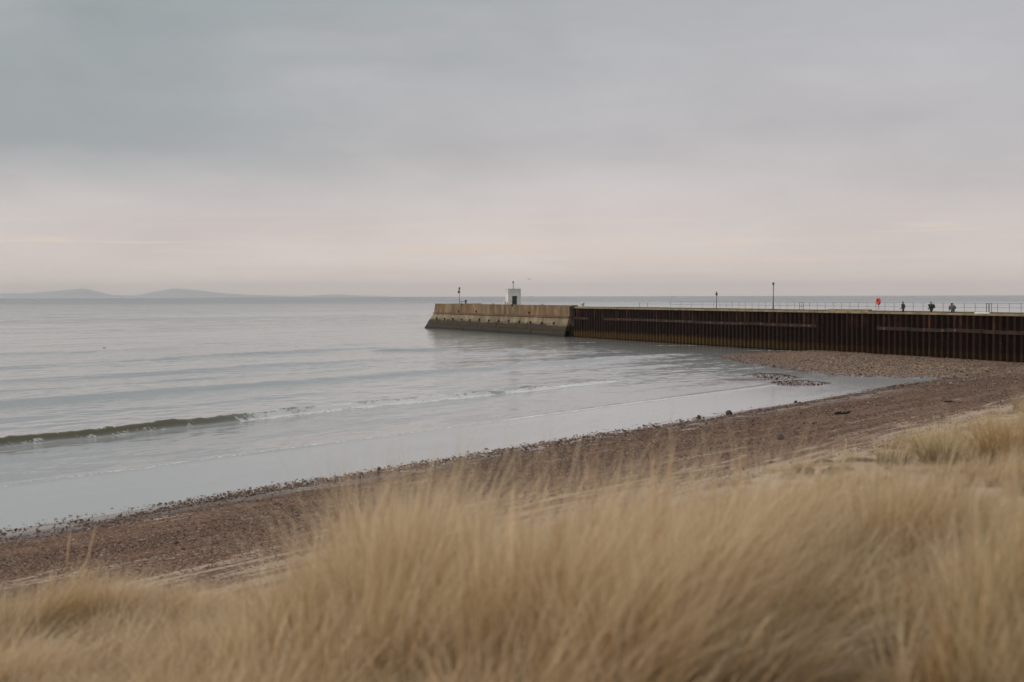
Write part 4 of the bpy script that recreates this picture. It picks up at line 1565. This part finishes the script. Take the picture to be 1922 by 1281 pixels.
def make_grass():
    variants = []
    for i in range(5):
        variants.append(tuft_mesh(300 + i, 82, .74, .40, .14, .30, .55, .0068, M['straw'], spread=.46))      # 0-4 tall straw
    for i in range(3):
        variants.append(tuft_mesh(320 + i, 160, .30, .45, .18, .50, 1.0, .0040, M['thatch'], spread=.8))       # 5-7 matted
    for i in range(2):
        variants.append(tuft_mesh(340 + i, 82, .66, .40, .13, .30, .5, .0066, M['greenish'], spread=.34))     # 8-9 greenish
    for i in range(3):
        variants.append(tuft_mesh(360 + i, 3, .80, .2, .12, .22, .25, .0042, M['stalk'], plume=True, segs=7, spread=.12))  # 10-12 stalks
    X, Y, rg = dune_spots(17000, 5)
    z, d, sp = terrain(X, Y)
    s, t = w2s(X, Y)
    es = edge_shift(s) * 1.2 + 3.4 * sstep(-15, -20, s)
    ok = (d + es > 30.0) & (np.hypot(X, Y) > 1.5)
    dens = fbm(X * .95, Y * .55, 401, 3)
    gap = np.maximum(sstep(.34, .46, dens), sstep(-.6, -1.6, X) * .9)
    pr = (.42 + .58 * gap) + .35 * sstep(.5, -1.5, X) * bare(X, Y)
    # the far part of the dune top is thinner and shorter
    pr = pr * (1 - .5 * sstep(14, 25, Y)) * (1 - .62 * sstep(2.2, 4.0, X) * sstep(9.5, 13, Y) * (1 - sstep(20, 24, Y)) * sstep(.60, .50, dens))
    ok &= rg.random(len(X)) < pr
    X, Y, z, d, dens, gap = X[ok], Y[ok], z[ok], d[ok], dens[ok], gap[ok]
    n = len(X)
    u = rg.random(n)
    green = fbm(X * .35 + 5, Y * .3, 405, 3)
    pick = np.where(u < .66, rg.integers(0, 5, n), np.where(u < .95, rg.integers(5, 8, n), rg.integers(10, 13, n)))
    isg = (green > .50 - .10 * sstep(1.5, 4.0, X) * (Y < 15)) & (rg.random(n) < .5) & (pick < 5)
    pick = np.where(isg, rg.integers(8, 10, n), pick)
    lowz = (gap < .35) & (pick < 10)
    pick = np.where(lowz, rg.integers(5, 8, n), pick)
    farz = sstep(12.5, 18, Y)
    pick = np.where((rg.random(n) < farz * (.92 - .55 * sstep(.25, .30, X / Y))) & (pick < 10), rg.integers(5, 8, n), pick)
    sc_ = rg.uniform(.75, 1.2, n) * (1 - .36 * sstep(9, 14, Y))
    hs = (.30 + 1.25 * fbm(X * 1.3, Y * .8, 409, 2)) * (.66 + .5 * sstep(.40, .62, dens))
    # towards the left the grass stands taller on the dune lip
    hs = hs * (1.0 + .13 * (1 - sstep(11, 15, Y)) * sstep(4.5, 2.0, X))
    hs = hs * (1 - .10 * sstep(-1.6, -3.2, X) * sstep(6, 8, Y)) * (1 + (.20 - .16 * sstep(1.0, -.8, X)) * sstep(7.0, 3.0, X) * (1 - sstep(13, 17, Y)))
    rot = np.stack([rg.uniform(-.06, .06, n), rg.uniform(-.06, .10, n), rg.normal(0, .65, n) + 3.4 * (fbm(X * .75, Y * .5, 431, 2) - .5)], -1)
    scl = np.stack([sc_, sc_, sc_ * hs], -1)
    pts = np.stack([X, Y, z - .02], -1)
    print('tufts', n)
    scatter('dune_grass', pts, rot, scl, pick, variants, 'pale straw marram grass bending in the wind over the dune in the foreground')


make_grass()

# separate clumps at the right of the dune edge
for i, (px, py, n, h, lab) in enumerate(((1782, 868, 900, .72, 'olive-green based grass clump on the far dune edge above the bare sand'),
                                         (1905, 872, 1000, .85, 'densest olive grass clump, at the right edge of the photo'),
                                         (1700, 872, 420, .55, 'thin straw grass clump left of the olive clumps on the far dune edge'))):
    x, y, z = ground_at_px(px, py)
    me = tuft_mesh(500 + i, n, h, .5, .42 if i < 2 else .5, .16, .7, .007, M['greenish'] if i < 2 else M['straw'], spread=.65)
    me.name = 'grass_clump'
    o = link('grass_clump', me, None, None, (x, y, z - .03))
    tag(o, lab, 'grass clump')
# turf clods broken off the dune lip
for i, (px, py, r, lab) in enumerate(((1562, 892, .11, 'dark broken turf clod hanging at the dune lip in the centre right'),
                                      (1512, 891, .09, 'smaller brown turf clod on the dune lip left of the dark one'),
                                      (1592, 886, .07, 'small brown turf clod on the dune lip right of the dark one'),
                                      (1310, 938, .09, 'brown turf clod on the dune lip left, half hidden by grass'))):
    x, y, z = ground_at_px(px, py)
    o = link('turf_clod', lumpy('turf_clod', (r * 1.8, r, r), 40 + i, .8, 3, .5), M['soil'], None, (x, y, z + .02), .4)
    tag(o, lab, 'turf clod')

# ------------------------------------------------------------------ haze
hz_me = MB().box(-20000, 20000, -20500, 20500, -3.4, 175).mesh('haze')
hm = bpy.data.materials.new('haze_air')
hm.use_nodes = True
hm.node_tree.nodes.clear()
ho = hm.node_tree.nodes.new('ShaderNodeOutputMaterial')
pv = hm.node_tree.nodes.new('ShaderNodeVolumePrincipled')
pv.inputs['Color'].default_value = (1.0, .975, .965, 1)
pv.inputs['Anisotropy'].default_value = .9
pv.inputs['Density'].default_value = 7e-5
hm.node_tree.links.new(pv.outputs[0], ho.inputs['Volume'])
hz = link('haze', hz_me, hm)
hz['kind'] = 'stuff'
